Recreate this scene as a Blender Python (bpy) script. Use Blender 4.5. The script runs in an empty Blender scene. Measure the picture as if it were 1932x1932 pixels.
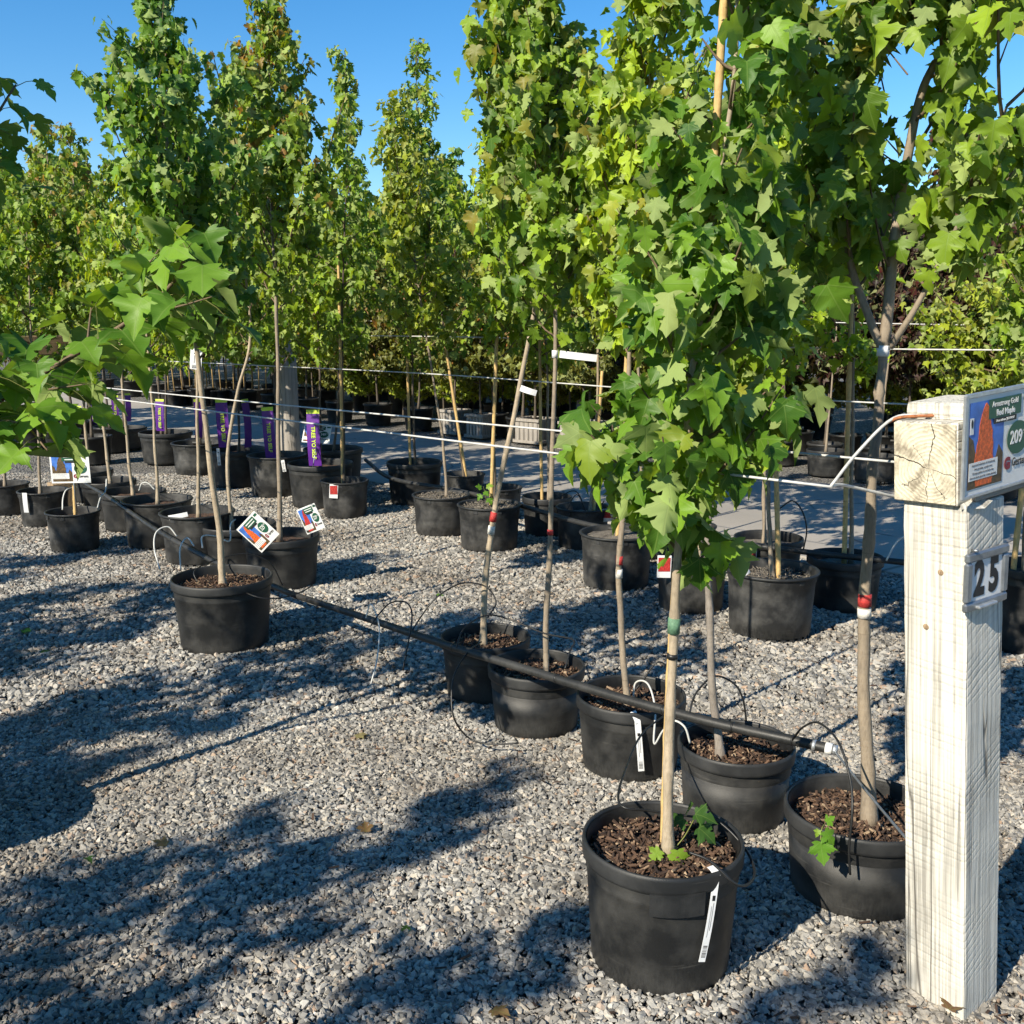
import bpy, bmesh, math, random
import numpy as np
from mathutils import Vector, Matrix

random.seed(7)
RNG = np.random.default_rng(11)
scene = bpy.context.scene
COL = scene.collection
R = math.radians

# ------------------------------------------------------------------ camera
H = 1.6; F = 1937.0; C0 = 966.0; PITCH = R(10.8)
cam_d = bpy.data.cameras.new('camera'); cam = bpy.data.objects.new('camera', cam_d); COL.objects.link(cam)
cam_d.sensor_width = 36; cam_d.lens = 18 * F / C0; cam_d.clip_start = 0.05; cam_d.clip_end = 3000
cam.location = (0, 0, H); cam.rotation_euler = (math.pi / 2 - PITCH, 0, 0)
scene.camera = cam

# ------------------------------------------------------------------ light
SUN_AZ = R(44)          # the sun stands behind the viewer, to the left
SUN_EL = R(34)
sun_to = Vector((-math.sin(SUN_AZ) * math.cos(SUN_EL), -math.cos(SUN_AZ) * math.cos(SUN_EL), math.sin(SUN_EL)))
world = bpy.data.worlds.new('World'); scene.world = world; world.use_nodes = True
wn = world.node_tree; wn.nodes.clear()
hs = wn.nodes.new('ShaderNodeHueSaturation'); hs.inputs['Saturation'].default_value = 1.34
sky = wn.nodes.new('ShaderNodeTexSky'); sky.sky_type = 'NISHITA'; sky.sun_disc = False
sky.sun_elevation = SUN_EL; sky.sun_rotation = math.pi + SUN_AZ
sky.altitude = 300; sky.air_density = 1.0; sky.dust_density = 0.1; sky.ozone_density = 3.2
bg = wn.nodes.new('ShaderNodeBackground'); bg.inputs['Strength'].default_value = 0.105
wo = wn.nodes.new('ShaderNodeOutputWorld')
wn.links.new(sky.outputs[0], hs.inputs['Color']); wn.links.new(hs.outputs[0], bg.inputs[0]); wn.links.new(bg.outputs[0], wo.inputs[0])
sl = bpy.data.lights.new('sun', 'SUN'); sl.energy = 5.0; sl.angle = R(0.5); sl.color = (1.0, 0.91, 0.75)
so = bpy.data.objects.new('sun', sl); COL.objects.link(so)
so.rotation_euler = (-sun_to).to_track_quat('-Z', 'Y').to_euler(); so.location = (-6, -6, 8)
scene.view_settings.view_transform = 'Standard'; scene.view_settings.look = 'None'
scene.view_settings.exposure = 0.72; scene.view_settings.gamma = 1.0
scene.view_settings.use_curve_mapping = False
scene.cycles.use_adaptive_sampling = True; scene.cycles.adaptive_threshold = 0.025
scene.cycles.max_bounces = 6; scene.cycles.diffuse_bounces = 3; scene.cycles.glossy_bounces = 2; scene.cycles.transmission_bounces = 4
scene.cycles.caustics_reflective = False; scene.cycles.caustics_refractive = False

# ------------------------------------------------------------------ photo pixel (1932 wide) to place
cp, sp = math.cos(PITCH), math.sin(PITCH)
def ray(x, y):
    a = (x - C0) / F; b = -(y - C0) / F
    return Vector((a, cp + b * sp, -sp + b * cp))
def ground(x, y, z=0.0):
    r = ray(x, y); t = (z - H) / r.z
    return Vector((0, 0, H)) + r * t
def atY(x, y, Y):
    r = ray(x, y); return Vector((0, 0, H)) + r * (Y / r.y)
def to_px(P):
    P = np.asarray(P, float)
    X = P[..., 0]; Y = P[..., 1]; Z = P[..., 2] - H
    dep = Y * cp - Z * sp; v = Y * sp + Z * cp
    dep = np.where(np.abs(dep) < 1e-4, 1e-4, dep)
    return C0 + F * X / dep, C0 - F * v / dep, dep

# ------------------------------------------------------------------ object helpers
def tag(o, label=None, cat=None, group=None, kind=None):
    if label: o['label'] = label
    if cat: o['category'] = cat
    if group: o['group'] = group
    if kind: o['kind'] = kind
    return o
def empty(name, loc=(0, 0, 0), rz=0.0):
    o = bpy.data.objects.new(name, None); o.empty_display_size = 0.05
    o.location = loc; o.rotation_euler = (0, 0, rz); COL.objects.link(o); return o
def link(name, mesh, mat=None, parent=None, smooth=False):
    if mat is not None and len(mesh.materials) == 0: mesh.materials.append(mat)
    if smooth and len(mesh.polygons):
        mesh.polygons.foreach_set('use_smooth', np.ones(len(mesh.polygons), dtype=bool))
    o = bpy.data.objects.new(name, mesh); COL.objects.link(o)
    if parent is not None: o.parent = parent
    return o
def pydata(name, v, f):
    m = bpy.data.meshes.new(name); m.from_pydata([tuple(p) for p in v], [], f); m.update(); return m
def quick_mesh(name, V, Fq, k):
    """V (n,3) float, Fq (m,k) int : fast mesh"""
    m = bpy.data.meshes.new(name)
    m.vertices.add(len(V)); m.vertices.foreach_set('co', np.ascontiguousarray(V, np.float32).ravel())
    nf = len(Fq); m.loops.add(nf * k); m.loops.foreach_set('vertex_index', np.ascontiguousarray(Fq, np.int32).ravel())
    m.polygons.add(nf); m.polygons.foreach_set('loop_start', np.arange(0, nf * k, k, dtype=np.int32))
    m.update(calc_edges=True); return m
def smooth_path(pts, n=8):
    P = [np.array(p, float) for p in pts]
    if len(P) < 3:
        return np.array([P[0] + (P[-1] - P[0]) * t for t in np.linspace(0, 1, n + 1)])
    P = [2 * P[0] - P[1]] + P + [2 * P[-1] - P[-2]]
    out = []
    for i in range(1, len(P) - 2):
        for j in range(n):
            t = j / n
            out.append(0.5 * ((2 * P[i]) + (-P[i-1] + P[i+1]) * t + (2*P[i-1] - 5*P[i] + 4*P[i+1] - P[i+2]) * t*t + (-P[i-1] + 3*P[i] - 3*P[i+1] + P[i+2]) * t**3))
    out.append(P[-2]); return np.array(out)
def tube_data(path, rad, sides=8, cap=True):
    P = np.asarray(path, float); n = len(P)
    rad = np.full(n, rad) if np.isscalar(rad) else np.asarray(rad, float)
    T = np.gradient(P, axis=0); T /= np.linalg.norm(T, axis=1)[:, None] + 1e-9
    ref = np.array([0.31, 0.95, 0.05]); 
    if abs(T[0] @ ref) > 0.9: ref = np.array([1.0, 0, 0.1])
    V = []; u = np.cross(T[0], ref); u /= np.linalg.norm(u)
    a = np.linspace(0, 2 * np.pi, sides, endpoint=False)
    for i in range(n):
        u = u - T[i] * (u @ T[i]); u /= np.linalg.norm(u) + 1e-9
        w = np.cross(T[i], u)
        V.append(P[i] + rad[i] * (np.cos(a)[:, None] * u + np.sin(a)[:, None] * w))
    V = np.concatenate(V); Fq = []
    for i in range(n - 1):
        for j in range(sides):
            k = (j + 1) % sides
            Fq.append((i*sides + j, i*sides + k, (i+1)*sides + k, (i+1)*sides + j))
    Fc = [tuple(range(sides - 1, -1, -1)), tuple(range((n-1)*sides, n*sides))] if cap else []
    return V, Fq + Fc
def tube(name, path, rad, mat, parent=None, sides=8, off=(0, 0, 0)):
    V, Fc = tube_data(np.asarray(path, float) - np.array(off), rad, sides)
    return link(name, pydata(name, V, Fc), mat, parent, smooth=True)
def lathe(name, prof, segs, mat, parent=None, wob=0.0, seed=0, close=False):
    rg = np.random.default_rng(seed); ph = rg.uniform(0, 6.28, 3)
    a = np.linspace(0, 2*np.pi, segs, endpoint=False)
    w = 1 + wob * (np.sin(2*a + ph[0]) + 0.5*np.sin(3*a + ph[1]))
    V = []
    for (r, z) in prof:
        V.append(np.stack([r*w*np.cos(a), r*w*np.sin(a), np.full(segs, z)], 1))
    V = np.concatenate(V); n = len(prof); Fq = []
    rng_ = range(n) if close else range(n - 1)
    for i in rng_:
        i2 = (i + 1) % n
        for j in range(segs):
            k = (j + 1) % segs
            Fq.append((i*segs + j, i*segs + k, i2*segs + k, i2*segs + j))
    return link(name, pydata(name, V, Fq), mat, parent, smooth=True)
def box_mesh(name, sx, sy, sz, bevel=0.0, center=(0, 0, 0), seg=1):
    bm = bmesh.new(); bmesh.ops.create_cube(bm, size=1)
    for v in bm.verts: v.co = Vector((v.co.x*sx + center[0], v.co.y*sy + center[1], v.co.z*sz + center[2]))
    if bevel > 0: bmesh.ops.bevel(bm, geom=list(bm.edges), offset=bevel, segments=seg, affect='EDGES', profile=0.6)
    m = bpy.data.meshes.new(name); bm.to_mesh(m); bm.free(); return m
def box(name, sx, sy, sz, mat, parent=None, center=(0, 0, 0), bevel=0.0, seg=1):
    return link(name, box_mesh(name, sx, sy, sz, bevel, center, seg), mat, parent)
def copy_tree(o, parent=None):
    c = o.copy(); COL.objects.link(c); c.parent = parent
    for ch in o.children: copy_tree(ch, c)
    return c

# ------------------------------------------------------------------ materials
def new_mat(name):
    m = bpy.data.materials.new(name); m.use_nodes = True
    nt = m.node_tree; nt.nodes.clear()
    out = nt.nodes.new('ShaderNodeOutputMaterial'); b = nt.nodes.new('ShaderNodeBsdfPrincipled')
    nt.links.new(b.outputs[0], out.inputs[0])
    return m, nt, b, out
class N:
    def __init__(s, nt): s.nt = nt
    def node(s, t, **kw):
        n = s.nt.nodes.new(t)
        for k, v in kw.items(): setattr(n, k, v)
        return n
    def put(s, sock, v):
        if isinstance(v, bpy.types.NodeSocket): s.nt.links.new(v, sock)
        elif v is not None:
            if hasattr(sock.default_value, '__len__') and not hasattr(v, '__len__'): v = [v]*len(sock.default_value)
            if hasattr(sock.default_value, '__len__') and len(sock.default_value) == 4 and len(v) == 3: v = (*v, 1)
            sock.default_value = v
    def math(s, op, a, b=None, c=None, clamp=False):
        n = s.node('ShaderNodeMath', operation=op); n.use_clamp = clamp
        s.put(n.inputs[0], a); s.put(n.inputs[1], b) if b is not None else None
        s.put(n.inputs[2], c) if c is not None else None
        return n.outputs[0]
    def mix(s, f, a, b, blend='MIX'):
        n = s.node('ShaderNodeMix', data_type='RGBA', blend_type=blend)
        s.put(n.inputs[0], f); s.put(n.inputs[6], a); s.put(n.inputs[7], b); return n.outputs[2]
    def noise(s, vec=None, scale=5, detail=4, rough=0.55, dist=0.0):
        n = s.node('ShaderNodeTexNoise'); n.inputs['Scale'].default_value = scale
        n.inputs['Detail'].default_value = detail; n.inputs['Roughness'].default_value = rough
        n.inputs['Distortion'].default_value = dist
        if vec is not None: s.nt.links.new(vec, n.inputs['Vector'])
        return n.outputs['Fac']
    def vor(s, vec=None, scale=5, feature='F1', out='Distance'):
        n = s.node('ShaderNodeTexVoronoi', feature=feature); n.inputs['Scale'].default_value = scale
        if vec is not None: s.nt.links.new(vec, n.inputs['Vector'])
        return n.outputs[out]
    def mapping(s, vec, scale=(1, 1, 1), rot=(0, 0, 0), loc=(0, 0, 0)):
        n = s.node('ShaderNodeMapping'); n.inputs['Scale'].default_value = scale
        n.inputs['Rotation'].default_value = rot; n.inputs['Location'].default_value = loc
        s.nt.links.new(vec, n.inputs['Vector']); return n.outputs[0]
    def ramp(s, f, stops):
        n = s.node('ShaderNodeValToRGB'); r = n.color_ramp
        while len(r.elements) > 1: r.elements.remove(r.elements[-1])
        r.elements[0].position = stops[0][0]; r.elements[0].color = (*stops[0][1], 1)
        for p, c in stops[1:]:
            e = r.elements.new(p); e.color = (*c, 1)
        s.nt.links.new(f, n.inputs[0]); return n.outputs[0]
    def mr(s, f, a, b, c=0.0, d=1.0):
        n = s.node('ShaderNodeMapRange'); s.put(n.inputs[0], f)
        for i, v in enumerate((a, b, c, d)): n.inputs[i+1].default_value = v
        return n.outputs[0]
    def bump(s, h, strength=0.3, dist=0.01):
        n = s.node('ShaderNodeBump'); n.inputs['Strength'].default_value = strength
        n.inputs['Distance'].default_value = dist; s.nt.links.new(h, n.inputs['Height']); return n.outputs[0]
    def obj(s): return s.node('ShaderNodeTexCoord').outputs['Object']
    def pos(s): return s.node('ShaderNodeNewGeometry').outputs['Position']
def g(v): return (v, v, v)
def simple(name, col, rough=0.6, metal=0.0, var=0.0, scale=20.0, bump=0.0):
    m, nt, b, out = new_mat(name); k = N(nt)
    if var > 0:
        f = k.noise(k.pos(), scale, 5)
        c2 = tuple(min(1, x*(1+var)) for x in col); c1 = tuple(x*(1-var) for x in col)
        nt.links.new(k.ramp(f, [(0.3, c1), (0.7, c2)]), b.inputs['Base Color'])
        if bump > 0: nt.links.new(k.bump(f, bump, 0.004), b.inputs['Normal'])
    else: b.inputs['Base Color'].default_value = (*col, 1)
    b.inputs['Roughness'].default_value = rough; b.inputs['Metallic'].default_value = metal
    return m

def mat_pot(name, base, dust, amt):
    m, nt, b, out = new_mat(name); k = N(nt); p = k.pos(); o = k.obj()
    big = k.noise(p, 7, 5, 0.6); fine = k.noise(k.mapping(p, (60, 60, 14)), 3, 3, 0.6); spk = k.noise(p, 420, 2)
    zz = k.node('ShaderNodeSeparateXYZ'); nt.links.new(o, zz.inputs[0])
    low = k.mr(zz.outputs[2], 0.10, 0.0, 0.0, 0.55)            # splashed dust and dried mud near the base
    f = k.math('ADD', k.mr(big, 0.42, 0.75), k.math('MULTIPLY', low, k.mr(fine, 0.3, 0.7)))
    scr = k.math('MULTIPLY', k.mr(k.noise(k.mapping(o, (5, 5, 150), (0.5, 0.2, 0)), 1, 3, 0.6), 0.60, 0.68), k.mr(k.noise(p, 9, 2), 0.5, 0.62))
    f = k.math('ADD', k.math('MULTIPLY', f, amt), k.math('MULTIPLY', scr, 0.35), clamp=True)
    f = k.math('ADD', f, k.math('MULTIPLY', k.mr(spk, 0.62, 0.75), 0.12 * amt), clamp=True)
    nt.links.new(k.mix(f, base, dust), b.inputs['Base Color'])
    nt.links.new(k.mr(big, 0.3, 0.7, 0.42, 0.62), b.inputs['Roughness'])
    h = k.math('ADD', k.math('MULTIPLY', spk, 0.5), k.noise(p, 14, 3))
    nt.links.new(k.bump(h, 0.25, 0.004), b.inputs['Normal'])
    b.inputs['Specular IOR Level'].default_value = 0.4
    return m
M = {}
M['pot'] = mat_pot('black_pot_plastic', (0.010, 0.0105, 0.011), (0.075, 0.073, 0.068), 0.62)
M['pot_dusty'] = mat_pot('dusty_pot_plastic', (0.016, 0.0165, 0.017), (0.125, 0.122, 0.115), 0.75)
M['rim'] = mat_pot('pot_rim_plastic', (0.014, 0.015, 0.016), (0.075, 0.075, 0.074), 0.4)
M['pipe'] = mat_pot('black_pipe', (0.012, 0.013, 0.013), (0.10, 0.095, 0.09), 0.35)
M['pipe'].node_tree.nodes['Principled BSDF'].inputs['Roughness'].default_value = 0.35
M['tube_black'] = simple('black_tube', (0.012, 0.012, 0.012), 0.45)
M['tube_white'] = simple('pale_tube', (0.55, 0.55, 0.52), 0.5, var=0.15)
M['cable'] = simple('white_cable', (0.52, 0.52, 0.50), 0.5, var=0.2, scale=40)
M['metal'] = simple('dull_steel', (0.30, 0.32, 0.34), 0.42, 0.75, var=0.25, scale=30)
M['alu'] = simple('brushed_aluminium', (0.50, 0.52, 0.53), 0.4, 0.7, var=0.15, scale=50)
M['white'] = simple('white_plastic', (0.72, 0.72, 0.70), 0.45, var=0.05)
M['paper'] = simple('white_tag_paper', (0.70, 0.71, 0.72), 0.5, var=0.06)
M['black'] = simple('black_print', (0.012, 0.012, 0.014), 0.5)
M['greyprint'] = simple('grey_print', (0.18, 0.18, 0.19), 0.6)
M['green'] = simple('dark_green_print', (0.012, 0.085, 0.045), 0.45)
M['maroon'] = simple('maroon_print', (0.22, 0.012, 0.03), 0.5)
M['blue'] = simple('sky_print', (0.05, 0.16, 0.52), 0.45, var=0.3, scale=30)
M['orange'] = simple('orange_foliage_print', (0.62, 0.11, 0.02), 0.5, var=0.5, scale=160)
M['redprint'] = simple('red_foliage_print', (0.40, 0.03, 0.025), 0.5, var=0.5, scale=120)
M['brownprint'] = simple('dim_woodland_print', (0.09, 0.055, 0.02), 0.5, var=0.6, scale=90)
M['purple'] = simple('purple_tag', (0.10, 0.018, 0.24), 0.45, var=0.1)
M['lime'] = simple('lime_print', (0.55, 0.72, 0.06), 0.5)
M['redpaint'] = simple('red_tree_paint', (0.42, 0.035, 0.03), 0.7, var=0.35, scale=150)
M['whitepaint'] = simple('white_tree_paint', (0.62, 0.60, 0.55), 0.7, var=0.3, scale=150)
M['greenpaint'] = simple('green_tree_paint', (0.10, 0.20, 0.12), 0.7, var=0.35, scale=150)
M['greentape'] = simple('green_tie_tape', (0.01, 0.22, 0.13), 0.5)
M['rust'] = simple('rusty_wire', (0.30, 0.11, 0.04), 0.8, var=0.4, scale=120)

def mat_bark(name, c1, c2, c3, ring=1.0):
    m, nt, b, out = new_mat(name); k = N(nt); p = k.pos()
    big = k.noise(p, 9, 4); fine = k.noise(k.mapping(p, (160, 160, 40)), 1, 4, 0.65)
    rings = k.noise(k.mapping(p, (3, 3, 70)), 1, 2)
    col = k.mix(k.mr(big, 0.35, 0.65), c1, c2)
    col = k.mix(k.math('MULTIPLY', k.mr(fine, 0.45, 0.75), 0.55), col, c3)
    col = k.mix(k.math('MULTIPLY', k.mr(rings, 0.66, 0.74), 0.5 * ring), col, c3)
    nt.links.new(col, b.inputs['Base Color']); b.inputs['Roughness'].default_value = 0.75
    h = k.math('ADD', fine, k.math('MULTIPLY', rings, 0.8))
    nt.links.new(k.bump(h, 0.5, 0.003), b.inputs['Normal'])
    return m
M['bark'] = mat_bark('grey_tan_bark', (0.30, 0.24, 0.17), (0.22, 0.18, 0.135), (0.10, 0.075, 0.05))
M['bark_grey'] = mat_bark('smooth_grey_bark', (0.27, 0.235, 0.20), (0.19, 0.165, 0.14), (0.085, 0.07, 0.055))
M['bark_pale'] = mat_bark('pale_bark', (0.42, 0.34, 0.24), (0.30, 0.245, 0.17), (0.13, 0.10, 0.07))
M['bark_dark'] = mat_bark('dark_bark', (0.11, 0.085, 0.06), (0.075, 0.06, 0.045), (0.03, 0.025, 0.02))
M['twig'] = mat_bark('twig_bark', (0.17, 0.115, 0.065), (0.12, 0.085, 0.05), (0.06, 0.04, 0.025))
M['bamboo'] = mat_bark('bamboo_cane', (0.62, 0.42, 0.17), (0.50, 0.34, 0.14), (0.24, 0.15, 0.06), 0.4)

def mat_leaf(name, use_obj):
    m, nt, b, out = new_mat(name); k = N(nt)
    if use_obj:
        oi = k.node('ShaderNodeObjectInfo'); col = oi.outputs['Color']
    else:
        at = k.node('ShaderNodeAttribute'); at.attribute_name = 'tint'; col = at.outputs['Color']
    uv = k.node('ShaderNodeUVMap'); sx = k.node('ShaderNodeSeparateXYZ'); nt.links.new(uv.outputs[0], sx.inputs[0])
    ax = k.math('ABSOLUTE', sx.outputs[0]); y = sx.outputs[1]
    mid = k.mr(ax, 0.006, 0.020, 1, 0)
    lat = k.mr(k.math('ABSOLUTE', k.math('SUBTRACT', k.math('MULTIPLY', ax, 0.56), k.math('MULTIPLY', y, 0.83))), 0.005, 0.018, 1, 0)
    wav = k.node('ShaderNodeTexWave'); wav.inputs['Scale'].default_value = 4.5; wav.inputs['Distortion'].default_value = 0.6
    cmb = k.node('ShaderNodeCombineXYZ'); nt.links.new(k.math('SUBTRACT', y, k.math('MULTIPLY', ax, 0.9)), cmb.inputs[0]); nt.links.new(cmb.outputs[0], wav.inputs['Vector'])
    fine = k.math('MULTIPLY', k.mr(wav.outputs['Fac'], 0.9, 1.0), 0.3)
    vein = k.math('MAXIMUM', k.math('MAXIMUM', mid, lat), fine)
    geo = k.node('ShaderNodeNewGeometry')
    nz = k.noise(k.pos(), 38, 2)
    col = k.mix(k.mr(nz, 0.35, 0.65, 0.0, 0.35), col, k.mix(1.0, col, (0.72, 0.80, 0.7), 'MULTIPLY'))
    col = k.mix(k.math('MULTIPLY', vein, 0.45), col, (0.20, 0.30, 0.07))
    pale = k.mix(0.55, col, (0.40, 0.47, 0.19))
    col2 = k.mix(geo.outputs['Backfacing'], col, pale)
    nt.links.new(col2, b.inputs['Base Color'])
    nt.links.new(k.mr(geo.outputs['Backfacing'], 0, 1, 0.46, 0.75), b.inputs['Roughness'])
    b.inputs['Specular IOR Level'].default_value = 0.3
    nt.links.new(k.bump(vein, 0.25, 0.0015), b.inputs['Normal'])
    tr = k.node('ShaderNodeBsdfTranslucent')
    nt.links.new(k.mix(1.0, col, (1.9, 1.55, 0.6), 'MULTIPLY'), tr.inputs['Color'])
    ms = k.node('ShaderNodeMixShader'); ms.inputs[0].default_value = 0.34
    nt.links.new(b.outputs[0], ms.inputs[1]); nt.links.new(tr.outputs[0], ms.inputs[2]); nt.links.new(ms.outputs[0], out.inputs[0])
    return m
M['leaf'] = mat_leaf('maple_foliage', False)
M['leaf_one'] = mat_leaf('maple_leaf', True)

def mat_soil(name, c1, c2, c3, sc=90):
    m, nt, b, out = new_mat(name); k = N(nt); p = k.pos()
    v = k.vor(k.mapping(p, (1, 2.1, 1)), sc); n = k.noise(p, 25, 5)
    col = k.mix(k.mr(v, 0.1, 0.6), c1, c2); col = k.mix(k.mr(n, 0.5, 0.7), col, c3)
    nt.links.new(col, b.inputs['Base Color']); b.inputs['Roughness'].default_value = 0.95
    nt.links.new(k.bump(k.math('ADD', v, n), 0.9, 0.012), b.inputs['Normal']); return m
M['soil'] = mat_soil('bark_mulch', (0.05, 0.028, 0.018), (0.13, 0.07, 0.042), (0.025, 0.016, 0.012))
M['soil_grey'] = mat_soil('gritty_soil', (0.12, 0.10, 0.08), (0.25, 0.22, 0.18), (0.06, 0.05, 0.04), 120)
def mat_chip():
    m, nt, b, out = new_mat('mulch_chips'); k = N(nt)
    geo = k.node('ShaderNodeNewGeometry'); r = geo.outputs['Random Per Island']
    nt.links.new(k.ramp(r, [(0, (0.018, 0.011, 0.008)), (0.5, (0.06, 0.033, 0.02)), (0.85, (0.13, 0.075, 0.045)), (1, (0.34, 0.25, 0.16))]), b.inputs['Base Color'])
    b.inputs['Roughness'].default_value = 0.9; return m
M['chip'] = mat_chip()

def mat_stone():
    m, nt, b, out = new_mat('crushed_stone'); k = N(nt)
    at = k.node('ShaderNodeAttribute'); at.attribute_type = 'INSTANCER'; at.attribute_name = 'shade'
    c = k.ramp(at.outputs['Fac'], [(0.0, (0.12, 0.117, 0.110)), (0.25, (0.235, 0.227, 0.210)), (0.55, (0.35, 0.336, 0.307)), (0.82, (0.46, 0.44, 0.395)), (0.92, (0.49, 0.435, 0.35)), (0.96, (0.37, 0.26, 0.185)), (1.0, (0.62, 0.59, 0.53))])
    n = k.noise(k.pos(), 160, 4, 0.6); big = k.noise(k.pos(), 1.1, 3)
    c = k.mix(k.mr(n, 0.35, 0.7, 0.0, 0.5), c, k.mix(1.0, c, g(0.6), 'MULTIPLY'))
    c = k.mix(k.mr(big, 0.45, 0.68, 0, 0.6), c, k.mix(1.0, c, (0.55, 0.49, 0.43), 'MULTIPLY')); c = k.mix(k.mr(k.noise(k.pos(), 3.7, 4), 0.55, 0.72, 0, 0.4), c, (0.13, 0.105, 0.08))
    nt.links.new(c, b.inputs['Base Color']); b.inputs['Roughness'].default_value = 0.88
    b.inputs['Specular IOR Level'].default_value = 0.25
    nt.links.new(k.bump(n, 0.4, 0.003), b.inputs['Normal']); return m
M['stone'] = mat_stone()
def mat_gravel():
    m, nt, b, out = new_mat('gravel_ground'); k = N(nt); p = k.pos()
    vn = k.node('ShaderNodeTexVoronoi'); vn.inputs['Scale'].default_value = 55; nt.links.new(p, vn.inputs['Vector'])
    sx = k.node('ShaderNodeSeparateXYZ'); nt.links.new(vn.outputs['Color'], sx.inputs[0])
    c = k.ramp(sx.outputs[0], [(0, (0.11, 0.105, 0.10)), (0.5, (0.26, 0.248, 0.225)), (0.9, (0.38, 0.36, 0.32)), (1, (0.5, 0.46, 0.39))])
    c = k.mix(k.mr(vn.outputs['Distance'], 0.35, 0.7), c, (0.07, 0.065, 0.06))
    big = k.noise(p, 1.1, 3); c = k.mix(k.mr(big, 0.50, 0.72, 0, 0.45), c, k.mix(1.0, c, (0.62, 0.57, 0.52), 'MULTIPLY'))
    nt.links.new(c, b.inputs['Base Color']); b.inputs['Roughness'].default_value = 0.9
    h = k.math('SUBTRACT', 1.0, vn.outputs['Distance']); nt.links.new(k.bump(h, 1.0, 0.02), b.inputs['Normal']); return m
M['gravel'] = mat_gravel()
def mat_road():
    m, nt, b, out = new_mat('worn_concrete'); k = N(nt); p = k.pos()
    a = k.noise(p, 0.9, 5); s = k.noise(p, 60, 4, 0.7); v = k.vor(p, 0.8, 'DISTANCE_TO_EDGE')
    wv = k.mapping(p, (1, 1, 1)); 
    c = k.mix(k.mr(a, 0.3, 0.7), (0.30, 0.275, 0.24), (0.42, 0.385, 0.335)); c = k.mix(k.mr(s, 0.4, 0.75, 0, 0.5), c, (0.22, 0.20, 0.18))
    crack = k.math('MULTIPLY', k.mr(v, 0.004, 0.012, 1, 0), k.mr(k.noise(p, 1.7, 2), 0.5, 0.55))
    c = k.mix(k.math('MULTIPLY', crack, 0.7), c, (0.09, 0.085, 0.08))
    nt.links.new(c, b.inputs['Base Color']); b.inputs['Roughness'].default_value = 0.85
    nt.links.new(k.bump(s, 0.3, 0.004), b.inputs['Normal']); return m
M['road'] = mat_road()

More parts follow.
